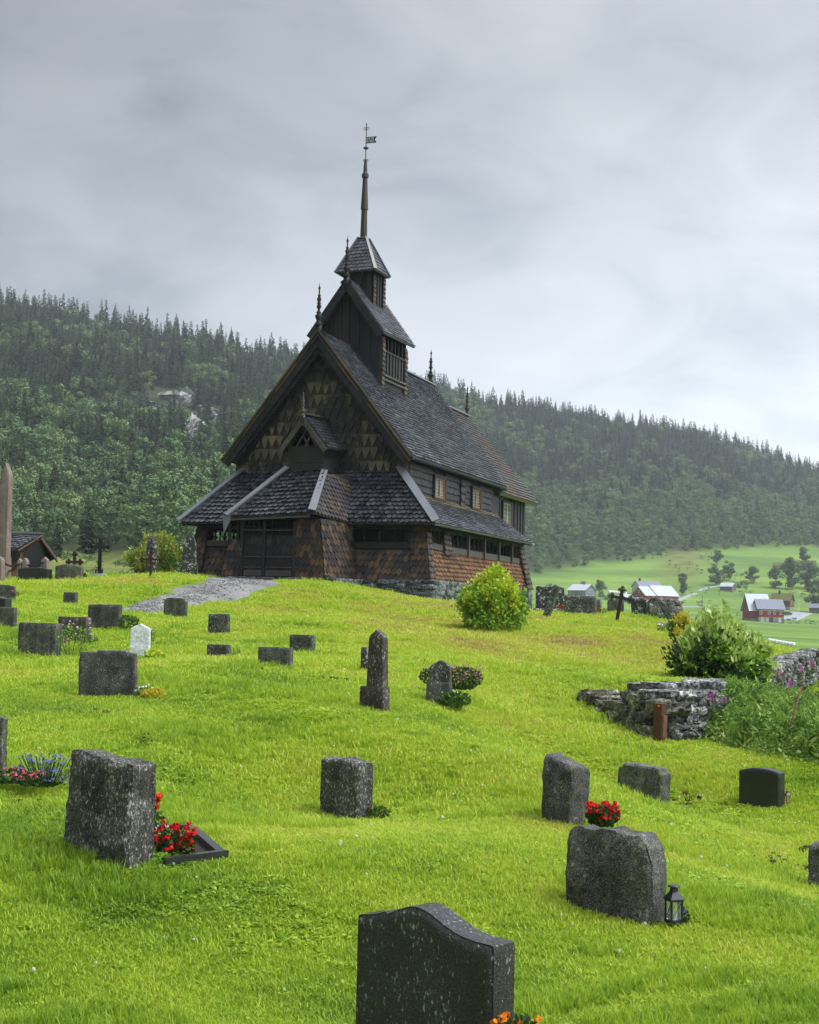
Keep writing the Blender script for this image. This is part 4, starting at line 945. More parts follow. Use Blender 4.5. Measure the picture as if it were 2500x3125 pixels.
# ------------------------------------------------------------------ rock faces on the left hillside
def cliff_mat():
    m_, t, b = mat('pale_rock_face', .9, .2)
    tc = N(t, 'ShaderNodeTexCoord'); mp = N(t, 'ShaderNodeMapping'); mp.inputs['Scale'].default_value = (.35,.35,.06); mp.inputs['Rotation'].default_value = (0,R(8),0); L(t, tc.outputs['Object'], mp.inputs[0])
    n = N(t, 'ShaderNodeTexNoise', i_Scale=1.0, i_Detail=8.0, i_Roughness=.75); L(t, mp.outputs[0], n.inputs['Vector'])
    n2 = N(t, 'ShaderNodeTexNoise', i_Scale=.11, i_Detail=6.0); L(t, tc.outputs['Object'], n2.inputs['Vector'])
    r = ramp(t, n.outputs[0], [(.36, (.03,.035,.035)), (.46, (.17,.175,.18)), (.56, (.33,.33,.32)), (.68, (.48,.46,.43))])
    c = mixc(t, ramp(t, n2.outputs[0], [(.48, 0), (.62, .85)]).outputs[0], r.outputs[0], (.05,.07,.025)); L(t, c, b.inputs['Base Color'])
    bump(t, b, n.outputs[0], 1.0, 1.2); return m_
M_CLIFF = cliff_mat()
CL = [(322,862,40,11,'long grey rock face with dark vertical cracks among the hillside spruces',-.35), (375,838,24,15,'bright pale rock face at the top of the crags',-.2), (362,880,40,12,'grey crag with dark streaks below the long rock face',-.6),
      (405,900,17,22,'dark narrow crag dropping below the others',-.8), (447,872,16,12,'small pale rock face at the right end of the crags',-.4), (392,934,14,14,'small grey crag lowest on the hillside',-.5)]
for (dx, dy, hw, hh, lab, tl) in CL:
    p0 = at(dx, dy, 700)
    ys = np.linspace(300, 1000, 400); d = ray(dx*K, (dy+hh*.6)*K); hx = d.x*ys; hz = d.z*ys; hit = np.argmax(H(hx, ys) > hz); D = float(ys[hit]) if hit else 700.
    p = at(dx, dy, D-1); sc = K*D/F_PX
    mb = MB(); NX, NZ = 26, 14; P = []; 
    for j in range(NZ+1):
        for i in range(NX+1):
            u = i/NX*2-1; w = j/NZ*2-1
            edge = max(0, 1-abs(u)**3)*max(0, 1-abs(w)**4); nv = noise.fractal(Vector((u*3+dx, w*1.2, dy*.1)), 1, 2, 4)
            steps = noise.noise(Vector((u*9+dx, w*.7, 3)))
            P.append((p.x+u*hw*sc*(1+.12*nv)+w*2.0, p.y+4-(edge**.5)*6-nv*2-steps*2.2+w*3, p.z+w*hh*sc*(1+.35*noise.noise(Vector((u*4.5, dx, w*1.5))))-u*hw*sc*(-tl)*1.0))
    Fc = [(j*(NX+1)+i, j*(NX+1)+i+1, (j+1)*(NX+1)+i+1, (j+1)*(NX+1)+i) for j in range(NZ) for i in range(NX)]
    mb.add(P, Fc); o = mb.build('rock_face', M_CLIFF); tag(o, lab, 'cliff')
    md = o.modifiers.new('thickness', 'SOLIDIFY'); md.thickness = 6; md.offset = -1

# ------------------------------------------------------------------ farms
def wallmat(name, col, rough=.7): 
    m_, t, b = mat(name, rough, .3); tc = N(t, 'ShaderNodeTexCoord'); n = N(t, 'ShaderNodeTexNoise', i_Scale=.7, i_Detail=7.0, i_Roughness=.7); L(t, tc.outputs['Object'], n.inputs['Vector'])
    w = N(t, 'ShaderNodeTexWave', i_Scale=3.0, i_Distortion=.3); w.bands_direction = 'DIAGONAL'; L(t, tc.outputs['Object'], w.inputs['Vector'])
    r = ramp(t, n.outputs[0], [(.3, tuple(c*.7 for c in col)), (.7, tuple(min(1, c*1.2) for c in col))]); c = mixc(t, math_(t, 'MULTIPLY', w.outputs[0], .25), r.outputs[0], tuple(c*.5 for c in col)); L(t, c, b.inputs['Base Color']); return m_
M_RED = wallmat('red_painted_boards', (.33,.045,.035)); M_GREYB = wallmat('blue_grey_boards', (.17,.21,.25)); M_WHITE = wallmat('white_plaster', (.55,.55,.52)); M_TIN = plain('pale_tin_roof', (.42,.46,.50), .35, .5)
M_SLATE = plain('grey_slate_roof', (.17,.18,.24), .5); M_SOD = plain('grass_sod_roof', (.13,.12,.04), .95, .1); M_BROWN = wallmat('brown_logs', (.14,.06,.03)); M_CONC = wallmat('grey_concrete', (.30,.30,.28)); M_WTRIM = plain('white_paint', (.75,.75,.72), .5); M_DGLASS = plain('dark_glass', (.03,.035,.04), .15, .8)
M_SHED = wallmat('weathered_grey_boards', (.17,.16,.15)); M_BALE = plain('white_bale_wrap', (.78,.80,.80), .3, .5)
def house(name, px, py, D, yaw, Lx, Wy, hw, hr, wall, roof, label, cat='house', base=None, wins=(), doors=(), chim=None, over=.5, parent=None, off=(0,0,0)):
    """local x along the ridge, y across; the corner nearest the camera stands at the picked point. wins: (face, along, z, w, h)"""
    if parent is None:
        p = at(px, py, D); root = empty(name, p, yaw, label, cat)
    else: root = parent
    ox, oy, oz = off
    w = MB(); zb = base[0] if base else 0
    def gab(z0, z1, top, mb, e=0):
        x0, x1, y0, y1 = ox-e, ox+Lx+e, oy-e, oy+Wy+e
        mb.slab([(x0,y0,z0),(x1,y0,z0),(x1,y0,z1),(x0,y0,z1)], (0,-1,0), .15); mb.slab([(x1,y1,z0),(x0,y1,z0),(x0,y1,z1),(x1,y1,z1)], (0,1,0), .15)
        pts0 = [(x0,y1,z0),(x0,y0,z0),(x0,y0,z1)]+([(x0,oy+Wy/2,z1+hr)] if top else [])+[(x0,y1,z1)]; mb.slab(pts0, (-1,0,0), .15)
        pts1 = [(x1,y0,z0),(x1,y1,z0),(x1,y1,z1)]+([(x1,oy+Wy/2,z1+hr)] if top else [])+[(x1,y0,z1)]; mb.slab(pts1, (1,0,0), .15)
    gab(oz+zb, oz+hw, True, w); w.build('wall', wall, root)
    b_ = MB(); gab(oz-3, oz+zb+.02, False, b_, .06); b_.build('foundation', base[1] if base else M_CONC, root)
    r = MB(); sl_ = hr/(Wy/2)
    for s_ in (0, 1):
        ya, yb = (oy-over, oy+Wy/2) if s_ == 0 else (oy+Wy+over, oy+Wy/2); za = oz+hw-over*sl_
        P = [(ox-over,ya,za+.1),(ox+Lx+over,ya,za+.1),(ox+Lx+over,yb,oz+hw+hr+.1),(ox-over,yb,oz+hw+hr+.1)]
        r.slab(P if s_ == 0 else P[::-1], (0, -hr if s_ == 0 else hr, Wy/2), .18)
    r.build('roof', roof, root)
    for (fc, al, z, ww, hh) in wins:
        def bx(mb, dw, dh, dep):
            if fc == 'S': mb.box((ox+al, oy-.03, oz+z), (ww+dw, dep, hh+dh))
            elif fc == 'W': mb.box((ox-.03, oy+al, oz+z), (dep, ww+dw, hh+dh))
            else: mb.box((ox+Lx+.03, oy+al, oz+z), (dep, ww+dw, hh+dh))
        f = MB(); bx(f, .25, .25, .12); fo = f.build('window', M_WTRIM, root); g = MB(); bx(g, -.02, -.02, .17); g.build('pane', M_DGLASS, fo)
        q = MB()
        if fc == 'S': q.box((ox+al, oy-.03, oz+z), (.09,.2,hh))
        else: q.box((ox-.03 if fc == 'W' else ox+Lx+.03, oy+al, oz+z), (.2,.09,hh))
        q.build('glazing_bars', M_WTRIM, fo)
    for (fc, al, z, ww, hh, mt) in doors:
        d_ = MB()
        if fc == 'S': d_.box((ox+al, oy-.05, oz+z), (ww,.14,hh))
        else: d_.box((ox-.05 if fc == 'W' else ox+Lx+.05, oy+al, oz+z), (.14,ww,hh))
        d_.build('door', mt, root)
    if chim: c_ = MB(); c_.box((ox+chim[0], oy+Wy/2, oz+hw+hr+.5), (.8,.8,1.6)); c_.build('chimney', chim[1], root)
    return root
def gp(dx, D): p = at(dx, 1300, D); return h1(p.x, p.y)
def ybase(px, D):      # picture row where the ground lies at that column and distance
    d = ray(px, 1800); p = ray(px, 1800)*(D/d.y); z = h1(p.x, p.y); lo, hi_ = 1300, 2300
    for _ in range(30):
        mid = (lo+hi_)/2
        if at(px/K, mid/K, D).z > z: lo = mid
        else: hi_ = mid
    return lo
# grey house
def placed(name, px, py, D, yaw, *a, **k):
    D1 = hitD(px/K, py/K, D); o = house(name, px/K, py/K, D1, yaw, *a, **k); o.scale = (D1/D,)*3; return o
# x axis to the left-back for long side seen left: use yaw so that local -y faces the camera-left
placed('farmhouse', 1733, 1829, 700, R(-40), 9.4, 9.2, 4.4, 2.7, M_GREYB, M_TIN, 'blue grey farmhouse with pale metal roof and white windows, behind the lichened slabs',
       wins=[('S', a, z, .9, 1.0) for a in (1.1, 2.9, 6.2, 8.2) for z in (1.3, 3.4)]+[('E', a, z, .9, 1.1) for a in (1.6, 6.4) for z in (1.3,)]+[('E', 3.5, 3.9, .9, 1.2), ('E', 5.6, 3.9, .9, 1.2)], chim=(6.0, M_SLATE))
bn = placed('red_barn', 1971, 1846, 700, R(25), 6, 11.5, 4.6, 4.0, M_RED, M_TIN, 'red barn with long pale metal roof and whitewashed ground floor, behind the leaning iron cross', 'barn', base=(2.2, M_WHITE),
       wins=[('W', 5.7, 6.3, .9, .9), ('S', 1.5, 1.2, .8, .9), ('S', 4.0, 1.2, .8, .9), ('W', 3.0, 1.1, .8, .9), ('W', 8.0, 1.1, .8, .9)], over=.6)
house('red_barn', 0, 0, 0, 0, 11.5, 13, 4.6, 4.6, M_RED, M_TIN, '', parent=bn, off=(6.1,-.6,0), base=(2.2, M_CONC), wins=[('S', 2.0, 3.2, .9, .9), ('S', 1.5, 1.1, .8, .8), ('S', 5.0, 1.1, .8, .8)], doors=[('S', 7.5, 1.6, 1.3, 3.2, M_WHITE), ('S', 9.6, 3.2, 1.6, 2.0, M_DGLASS)])
placed('lean_to_shed', 1912, 1838, 697, R(20), 5.5, 5, 2.0, 1.6, M_GREYB, M_TIN, 'small grey shed with metal roof against the left end of the long red barn', 'shed')
placed('storage_house', 1953, 1815, 740, R(20), 12, 8, 4.3, 2.6, M_WHITE, M_SLATE, 'white house with dark ridge showing just above the long red barn roof', 'house', chim=(2, M_BROWN))
rb = placed('red_farmhouse', 2315, 1897, 620, R(2), 10.4, 8.5, 5.6, 3.6, M_RED, M_SLATE, 'red barn with slate grey hipped roof and white ground floor windows, at the gravel drive', 'barn', base=(1.9, M_CONC),
       wins=[('S', a, z, .8, .95) for a in (1.0, 4.4, 6.6, 9.2) for z in (3.6,)]+[('S', a, 5.1, .7, .5) for a in (6.6, 9.2)], doors=[('S', 1.6, .8, 1.4, 1.9, M_WHITE), ('S', 3.6, .8, 1.0, 1.9, M_WHITE), ('S', 5.2, .8, 1.5, 1.9, M_DGLASS), ('S', 8.8, .8, 1.1, 1.9, M_WTRIM)], over=.7)
tr_ = MB(); tr_.box((5.2,-.06,4.55), (10.4,.08,.22)); tr_.build('white_band', M_WTRIM, rb)
house('red_farmhouse', 0, 0, 0, 0, 8, 13, 3.8, 6.4, M_RED, M_TIN, '', parent=rb, off=(-2.5,3.0,1.2), over=.8)
placed('sod_roof_house', 2352, 1858, 680, R(-28), 8.5, 7.5, 4.0, 3.0, M_BROWN, M_SOD, 'brown wooden house with grass roof and white gable window, behind the slate roofed barn', wins=[('E', 3.7, 2.9, 1.6, 1.8)], chim=(3, M_DGLASS), base=(1.0, M_CONC))
placed('field_shed', 2198, 1802, 780, R(-35), 6.4, 5.2, 2.3, 1.7, M_SHED, M_TIN, 'small weathered board shed with metal roof alone among the fields', 'shed')
placed('sod_roof_cabin', 2362, 1737, 860, R(-12), 5.5, 5, 2.2, 1.6, M_BROWN, M_SOD, 'small brown cabin with grass roof, leftmost of the hillside cabins', 'cabin', wins=[('S', 2.7, 1.3, 1.0, .8)])
placed('sod_roof_cabin', 2432, 1740, 870, R(-18), 10, 7, 3.2, 2.6, M_BROWN, M_SOD, 'largest brown cabin with grass roof on the hillside above the fields', 'cabin', wins=[('S', 2.7, 1.6, 1.2, .9), ('S', 7, 1.6, 1.2, .9)])
placed('sod_roof_cabin', 2462, 1752, 850, R(-30), 5, 5, 2.2, 2.0, M_BROWN, M_SOD, 'low brown cabin with grass roof at the far right of the hillside cabins', 'cabin', doors=[('E', 2.5, 1.0, 1.0, 1.6, M_WTRIM)])
placed('garden_hut', 2470, 1870, 600, R(-20), 5, 4, 2.2, 1.4, M_SHED, M_SLATE, 'low dark hut at the right edge below the birches', 'shed')
# bales
def bales(pts, D, r, label, group):
    for i, (px, py) in enumerate(pts):
        D1 = hitD(px/K, py/K, D); p = at(px/K, py/K, D1); mb = MB(); mb.lathe([(r*.6,-r),(r,-r*.75),(r,r*.75),(r*.6,r)], (0,0,0), 12); o = mb.build('hay_bale', M_BALE, None, True)
        p.z = h1(p.x, p.y)+r*.8; o.location = p; o.rotation_euler = (R(90), 0, random.uniform(-.3, .6)); tag(o, label, 'hay bale', group)
bales([(2350+i*10, 1960+i*1.9) for i in range(8)], 250, .27, 'white wrapped hay bale in the row on the field beyond the stone wall', 'white bales on the near field')
bales([(1862+i*9, 1812+i*.6) for i in range(6)], 720, .95, 'white wrapped hay bale in the row left of the long red barn', 'white bales by the barn')
# poles
def pole(px, py, D, h, r, mt, label, cat, name, arm=False):
    p = at(px/K, py/K, hitD(px/K, py/K, D)); mb = MB(); mb.tube([(0,0,-.5),(0,0,h)], [r, r*.7], 6)
    if arm: mb.box((0,0,h-.6), (1.3,.12,.12))
    o = mb.build(name, mt); p.z = h1(p.x, p.y); o.location = p; tag(o, label, cat)
pole(2143, 1863, 520, 7.0, .16, M_SHED, 'wooden utility pole beside the bend of the valley road', 'pole', 'utility_pole', True)
pole(2438, 1880, 560, 7.2, .12, M_WTRIM, 'white flagpole on the lawn right of the red farm buildings', 'flagpole', 'flagpole')
# parked vehicle and trailer by the barn
M_CARB = plain('dark_green_paint', (.03,.06,.05), .3); M_TYRE = plain('black_rubber', (.015,.015,.015), .8)
def car(px, py, D, yaw, label):
    p = at(px/K, py/K, hitD(px/K, py/K, D)); e_ = empty('parked_car', p, yaw, label, 'car'); b_ = MB(); b_.box((0,0,.65), (4.3,1.7,.6)); b_.box((-.2,0,1.15), (2.4,1.5,.5), None, .8)
    b_.build('body', M_CARB, e_)
    for sx in (-1.3, 1.3):
        for sy in (-.8, .8):
            w_ = MB(); w_.lathe([(.2,-.1),(.33,-.09),(.33,.09),(.2,.1)], (0,0,0), 12); o = w_.build('wheel', M_TYRE, e_); o.location = (sx, sy, .33); o.rotation_euler = (R(90), 0, 0)
car(2072, 1842, 690, R(10), 'dark green car parked at the right end of the long red barn'); car(2402, 1877, 640, R(20), 'dark car parked at the right corner of the slate roofed barn')
# valley trees
for i, q in enumerate([(1437,1253,640,9.5,'b','slender birch standing alone in the green field above the road',None,.8),
    (1506,1232,800,11,'b','leafy tree left of the small field shed',None,1.1), (1535,1222,820,11,'b','taller loose tree just behind the small field shed',None,1.0), (1560,1236,800,8,'s','low bushy tree right of the small field shed',None,1.3),
    (1585,1228,790,9,'b','round tree between the field shed and the hillside cabins',None,1.2), (1633,1238,760,11,'b','broad tree above the sod roofed house',None,1.1), (1668,1241,740,16,'b','tallest birch of the right hand tree row',None,.85),
    (1705,1241,730,14,'b','dense tree beside the tallest birch at the right edge',None,1.1), (1722,1290,600,13,'b','big tree cut by the right edge of the picture beside the huts',None,1.0),
    (1655,1205,900,9,'b','tree rising in front of the hillside cabins',None,1.0), (1690,1192,930,12,'b','tree just right of the largest hillside cabin',None,1.0),
    (1510,1188,960,9,'b','lone bushy tree on the rough pasture',None,1.2), (1270,1262,760,7,'s','bushy tree right of the grey farmhouse',None,1.1), (1225,1247,790,6,'s','dark bush behind the roof of the grey farmhouse',None,1.4), (1157,1247,790,5,'s','dark bush left of the grey farmhouse near the slab',None,1.3),
    (1262,1255,800,9,'b','leafy tree at the right corner of the grey farmhouse',None,1.0)]):
    lone_tree(*q[:6], group=q[6], w=q[7], seed=40+i)
rb_ = np.random.default_rng(77)
for i in range(34):
    px = rb_.uniform(1960, 2330); D = rb_.uniform(830, 960) if px < 2180 else rb_.uniform(770, 830)
    p = at(px/K, 1700/K, D); lone = empty('bush', (p.x, p.y, h1(p.x, p.y)), 0, 'small dark green bush on the rough pasture below the forest edge', 'bush', 'bushes on the rough pasture')
    if i == 0: 
        v, f = birch_proto(rb_, 260, 9, 1.5); bush0 = mesh_np('foliage', (v-[0,0,.25])*[1,1,1.2], f, M_DECID, lone)
    else: c = bush0.copy(); COL.objects.link(c); c.parent = lone
    s_ = rb_.uniform(2.0, 4.0); lone.scale = (s_*1.4, s_*1.4, s_)
for i in range(26):
    px = rb_.uniform(690, 1150); D = rb_.uniform(140, 255); p = at(px/K, 1740/K, D)
    lone = empty('bush', (p.x-0, p.y, h1(p.x, p.y)), 0, 'low green bush on the stony slope behind the iron crosses', 'bush', 'bushes on the stony slope'); c = bush0.copy(); COL.objects.link(c); c.parent = lone
    px2 = rb_.uniform(200, 620); p = at(px2/K, 1740/K, D); lone.location = (p.x, p.y, h1(p.x, p.y)); s_ = rb_.uniform(1.2, 2.8); lone.scale = (s_*1.6, s_*1.6, s_)
for i in range(60):
    px = rb_.uniform(2050, 2520); D = rb_.choice([rb_.uniform(560, 600), rb_.uniform(760, 800), rb_.uniform(690, 740)]); px = px if D < 650 or px > 2180 else px-0; p = at(px/K, 1800/K, D)
    if D < 620 and px < 2250: continue
    lone = empty('bush', (p.x, p.y, h1(p.x, p.y)), rb_.uniform(0, 6), 'low green hedge bush along the field edges around the red farm', 'bush', 'hedge bushes around the farm'); c = bush0.copy(); COL.objects.link(c); c.parent = lone; s_ = rb_.uniform(1.6, 3.4); lone.scale = (s_*1.8, s_*1.6, s_*.9)
# roads
def strip(name, pts, w, mt, lift=.02, step=1.0, kind='structure'):
    P = [Vector((p[0], p[1])) for p in pts]; out = []
    for i in range(len(P)-1):
        a = P[max(i-1,0)]; b = P[i]; c = P[i+1]; d = P[min(i+2, len(P)-1)]; n = max(2, int((c-b).length/step))
        for k in range(n):
            t = k/n; q = .5*((2*b)+(-a+c)*t+(2*a-5*b+4*c-d)*t*t+(-a+3*b-3*c+d)*t**3); out.append(q)
    out.append(P[-1]); V = []; nw = 8
    for i, q in enumerate(out):
        d = (out[min(i+1, len(out)-1)]-out[max(i-1, 0)]).normalized(); n = Vector((-d.y, d.x)); ww = w[0]+(w[1]-w[0])*i/(len(out)-1) if isinstance(w, tuple) else w
        wob = 1+.12*math.sin(i*.9)+.08*math.sin(i*2.3)
        for k in range(nw+1):
            s_ = (k/nw-.5)*ww*wob; V.append((q.x+n.x*s_, q.y+n.y*s_))
    V = np.array(V); Z = H(V[:, 0], V[:, 1])+lift; e_ = np.arange(len(V)) % (nw+1); Z = np.where((e_ == 0) | (e_ == nw), Z-lift*1.5, Z)
    m_ = nw+1; Fq = [(i*m_+k, i*m_+k+1, (i+1)*m_+k+1, (i+1)*m_+k) for i in range(len(out)-1) for k in range(nw)]
    Fq = np.array(Fq)
    o = mesh_np(name, np.column_stack([V, Z]), Fq[:, ::-1], mt, smooth=True); return tag(o, kind=kind)
def gravel_mat(name, a, c):
    m_, t, b = mat(name, .85, .3); tc = N(t, 'ShaderNodeTexCoord'); n = N(t, 'ShaderNodeTexNoise', i_Scale=9.0, i_Detail=6.0, i_Roughness=.9); L(t, tc.outputs['Object'], n.inputs['Vector'])
    n2 = N(t, 'ShaderNodeTexNoise', i_Scale=.8, i_Detail=5.0); L(t, tc.outputs['Object'], n2.inputs['Vector'])
    v = math_(t, 'ADD', math_(t, 'MULTIPLY', n.outputs[0], .6), math_(t, 'MULTIPLY', n2.outputs[0], .4)); r = ramp(t, v, [(.38, a), (.62, c)]); L(t, r.outputs[0], b.inputs['Base Color']); bump(t, b, n.outputs[0], .8, .03); return m_
M_GRAVEL = gravel_mat('wet_gravel', (.06,.06,.06), (.30,.29,.28)); M_DARKG = gravel_mat('dark_slate_gravel', (.02,.022,.025), (.085,.09,.095)); M_ROAD = gravel_mat('pale_valley_road', (.22,.23,.25), (.34,.35,.37))
SMG = stone_mat('pebble_stone', (.10,.10,.10), (.34,.33,.32), 20, 0, bumps=.3)
def gxy(dx, dy, D): p = at(dx, dy, hitD(dx, dy, D) if D > 100 else D); return (p.x, p.y)
PATH = [gxy(250,1299,40.5), gxy(330,1279,44), gxy(430,1256,48), gxy(510,1240,51.5)]+[tuple(chw(-1.0,-2.1,0)[:2]), tuple(chw(-.3,-1.25,0)[:2])]
strip('gravel_path', PATH, (1.2, 3.0), M_GRAVEL, .05, .5)
rp = np.random.default_rng(12); n = 1300; tt = rp.uniform(0, len(PATH)-1.001, n); ia = tt.astype(int); fr = tt-ia; PA = np.array(PATH)
xy_ = PA[ia]*(1-fr[:, None])+PA[ia+1]*fr[:, None]+rp.normal(0, .36, (n, 2)); pm = MB(); pm.lump((0,0,.01), (.045,.038,.028), .2, None, 3, .6, 3.0)
scatter('pebbles', [(np.array(pm.v), np.array(pm.f))], np.column_stack([xy_, H(xy_[:, 0], xy_[:, 1])+.05]), np.column_stack([np.zeros(n), np.zeros(n), rp.uniform(0, 6, n)]), rp.uniform(.35, 1.3, (n, 1))*np.ones((1, 3)), np.zeros(n), SMG)
strip('slate_gravel_strip', [tuple(chw(-.3,-1.4,0)[:2]), tuple(chw(1.6,-.9,0)[:2]), tuple(chw(2.8,-.35,0)[:2]), tuple(chw(4.0,-.25,0)[:2])], (1.0,.9), M_DARKG, .05, .5)
strip('road', [gxy(1463,1330,330), gxy(1490,1306,390), gxy(1498,1290,450), gxy(1480,1281,520), gxy(1455,1278,560), gxy(1420,1276,600)], 4.2, M_ROAD, .15, 6)
strip('road', [gxy(1413,1272,620), gxy(1432,1262,660), gxy(1470,1245,720), gxy(1510,1232,790)], 3.4, M_ROAD, .15, 6)
strip('drive', [gxy(1655,1305,560), gxy(1678,1297,590), gxy(1690,1290,620)], 9, M_ROAD, .15, 6)
# ------------------------------------------------------------------ gravestones
SM = dict(
 rough=stone_mat('rough_grey_granite', (.013,.013,.012), (.17,.17,.15), 95, .05, (.30,.30,.26), 24, streak=.10, bumps=.8, bscale=38, bd=.02, moss=.1),
 fleck=stone_mat('dark_granite_with_pale_flecks', (.013,.013,.012), (.135,.128,.11), 90, 0, (.36,.36,.33), 18, streak=.16, fleck=.08, bumps=.8, bscale=30, bd=.025),
 polish=stone_mat('polished_dark_granite', (.010,.011,.012), (.04,.042,.045), 140, 0, rough=.3, spec=.5, bumps=.08),
 hammered=stone_mat('hammered_dark_granite', (.006,.006,.0065), (.038,.037,.036), 70, 0, (.26,.27,.24), 30, rough=.34, spec=.5, bumps=.75, bscale=95, bd=.015, fleck=.045),
 grey=stone_mat('mottled_grey_stone', (.022,.022,.020), (.165,.165,.145), 60, 0, (.30,.31,.27), 20, streak=.22, bumps=.5, bscale=30, moss=.25, fleck=.04),
 lichen=stone_mat('lichen_covered_stone', (.02,.02,.018), (.11,.11,.10), 60, .42, (.44,.44,.41), 12, bumps=.6, bscale=24),
 brown=stone_mat('brown_weathered_stone', (.022,.017,.014), (.11,.09,.075), 100, 0, (.34,.33,.30), 26, bumps=.4, fleck=.07),
 pink=stone_mat('pink_granite', (.12,.085,.075), (.31,.245,.22), 130, .0, bumps=.3, streak=.15),
 white=stone_mat('white_painted_carved_stone', (.62,.65,.68), (.86,.88,.90), 20, .0, rough=.55, bumps=1.0, bscale=9, bd=.05),
 rock=stone_mat('grey_rock', (.03,.032,.03), (.20,.205,.185), 25, .12, (.38,.39,.35), 11, bumps=.9, bscale=9, moss=.35),
 wall=stone_mat('lichened_wall_stone', (.035,.036,.035), (.29,.295,.285), 22, .2, (.50,.51,.48), 12, bumps=.9, bscale=12, moss=.1, island=1),
 wallmoss=stone_mat('mossy_wall_stone', (.055,.052,.04), (.28,.265,.22), 18, .05, (.42,.42,.36), 12, bumps=.9, bscale=9, moss=.45, island=1))
def prof(kind):
    e = lambda s: 0
    P = {
     'flat': lambda s: 1.0, 'wave': lambda s: .90+.10*math.exp(-((s+.12)/.52)**2*1.2)+(.015 if s < -.55 else 0),
     'arch': lambda s: 1-.14*s*s, 'lowarch': lambda s: 1-.10*s*s, 'shoulder': lambda s: (1-.04*s*s) if abs(s) < .84 else .885-.1*(abs(s)-.84),
     'roughtop': lambda s: 1-.20*max(0, abs(s)-.80)+.015*math.sin(s*5+1)+.012*math.sin(s*13), 'round': lambda s: 1-.30*abs(s)**2.4,
     'hump': lambda s: .985+.015*math.cos(s*7)-1.1*max(0, s-.62)**1.7-1.0*max(0, -s-.72)**1.6,
     'slope': lambda s: 1-.16*(s+1)/2-.06*max(0, s-.5), 'steps': lambda s: 1-.018*(s > -.35)-.012*(s > .05)-.012*(s > .5)-.03*max(0, abs(s)-.85), 'point': lambda s: 1-.13*abs(s), 'dome': lambda s: 1-.35*abs(s)**2.2,
     'gothic': lambda s: 1-.30*abs(s)**1.35, 'bump': lambda s: 1-.05*(s < -.35)-.05*(s > .72)}
    return P[kind]
def slab_mesh(mb, w, h, t, top='flat', rough=.01, nx=14, nz=14, ny=4, taper=0.0, sink=.2, rnd=.10, seed=0, c=(0,0,0), botbulge=0):
    """a stone slab: width w (x), height h (z), thickness t (y)"""
    tp = prof(top); idx = {}; P = []; Fc = []; c = Vector(c)
    def vert(i, j, k):
        key = (i, j, k)
        if key in idx: return idx[key]
        s = i/nx*2-1; z = k/nz; y = j/ny*2-1
        z_ = z; sc = 1-taper*z+botbulge*(1-z)*.3
        X_ = s*w/2*sc; Z_ = -sink+(h*tp(s)+sink)*z_; Y_ = y*t/2*(1-taper*.5*z)
        # rounded arrises
        if rnd: 
            ex = max(0, abs(s)-(1-rnd))/rnd; ey = max(0, abs(y)-(1-rnd*2.0))/(rnd*2.0); ez = max(0, z-(1-rnd))/rnd
            q = min(1, math.sqrt(ex*ex+ey*ey+ez*ez)); over = max(0, math.sqrt(ex*ex+ey*ey+ez*ez)-1)
            X_ -= math.copysign(ex*over*rnd*w*.35, s); Y_ -= math.copysign(ey*over*t*.22, y); Z_ -= ez*over*rnd*h*.35
        v = Vector((X_, Y_, Z_))
        if rough:
            n = noise.noise_vector(v*5+Vector((seed*3.7, 0, seed)))+.6*noise.noise_vector(v*14+Vector((seed, seed, 0)))
            v += Vector((n.x*rough*.8, n.y*rough, n.z*rough*(1 if z > .5 else .3)))
        P.append(v+c); idx[key] = len(P)-1; return idx[key]
    def face(f, n1, n2, flip):
        for a in range(n1):
            for b in range(n2):
                q = [vert(*f(a, b)), vert(*f(a+1, b)), vert(*f(a+1, b+1)), vert(*f(a, b+1))]
                Fc.append(q[::-1] if flip else q)
    face(lambda a, b: (a, 0, b), nx, nz, False); face(lambda a, b: (a, ny, b), nx, nz, True)
    face(lambda a, b: (0, a, b), ny, nz, True); face(lambda a, b: (nx, a, b), ny, nz, False)
    face(lambda a, b: (a, b, nz), nx, ny, False); face(lambda a, b: (a, b, 0), nx, ny, True)
    mb.add(P, Fc)
STONES = []
def grave(xl, xs, xr, yt, yb, D, a, m_, label, top='flat', rough=.012, taper=0, lean=0, res=14, group=None, name='gravestone', cat='gravestone', ang=40, rnd=.08, roll=0, tmin=.08, tmax=.35, botbulge=0):
    """xl..xs broad face, xs..xr the visible narrow side; yt top, yb ground, in the 1725-wide picture"""
    a = R(a); xm = (xl+xs)/2; D = D; p = at((xl+xr)/2, yb, D); X = p.x/p.y
    w = (xs-xl)*K*D/F_PX/(math.cos(a)+X*math.sin(a)); den = math.sin(a)-X*math.cos(a)
    t = (xr-xs)*K*D/F_PX/den if den > .05 and xr > xs else .14
    t = min(max(t, tmin), tmax); h = (yb-yt)*K*D/F_PX
    mb = MB(); sd = len(STONES)+1
    slab_mesh(mb, w, h, t, top, rough, res, res, max(3, res//4), taper, .25, rnd, sd, botbulge=botbulge)
    o = mb.build(name, SM[m_], None, True, ang); o.location = p; o.rotation_euler = (lean, roll, -a)
    tag(o, label, cat, group); STONES.append((p.x, p.y, w, t, a)); return o
g1 = grave(738, 1020, 1072, 1928, 2393, 7.0, 42, 'hammered', 'large dark hammered gravestone with wavy polished top, nearest of all at the bottom edge', 'wave', .0, res=48, ang=50, rnd=.03)
grave(130, 264, 322, 1592, 1806, 12.0, 40, 'fleck', 'big rough grey gravestone with white lichen flecks beside the red flower bed', 'steps', .022, res=40, rnd=.06, botbulge=.12, taper=.04, roll=.035)
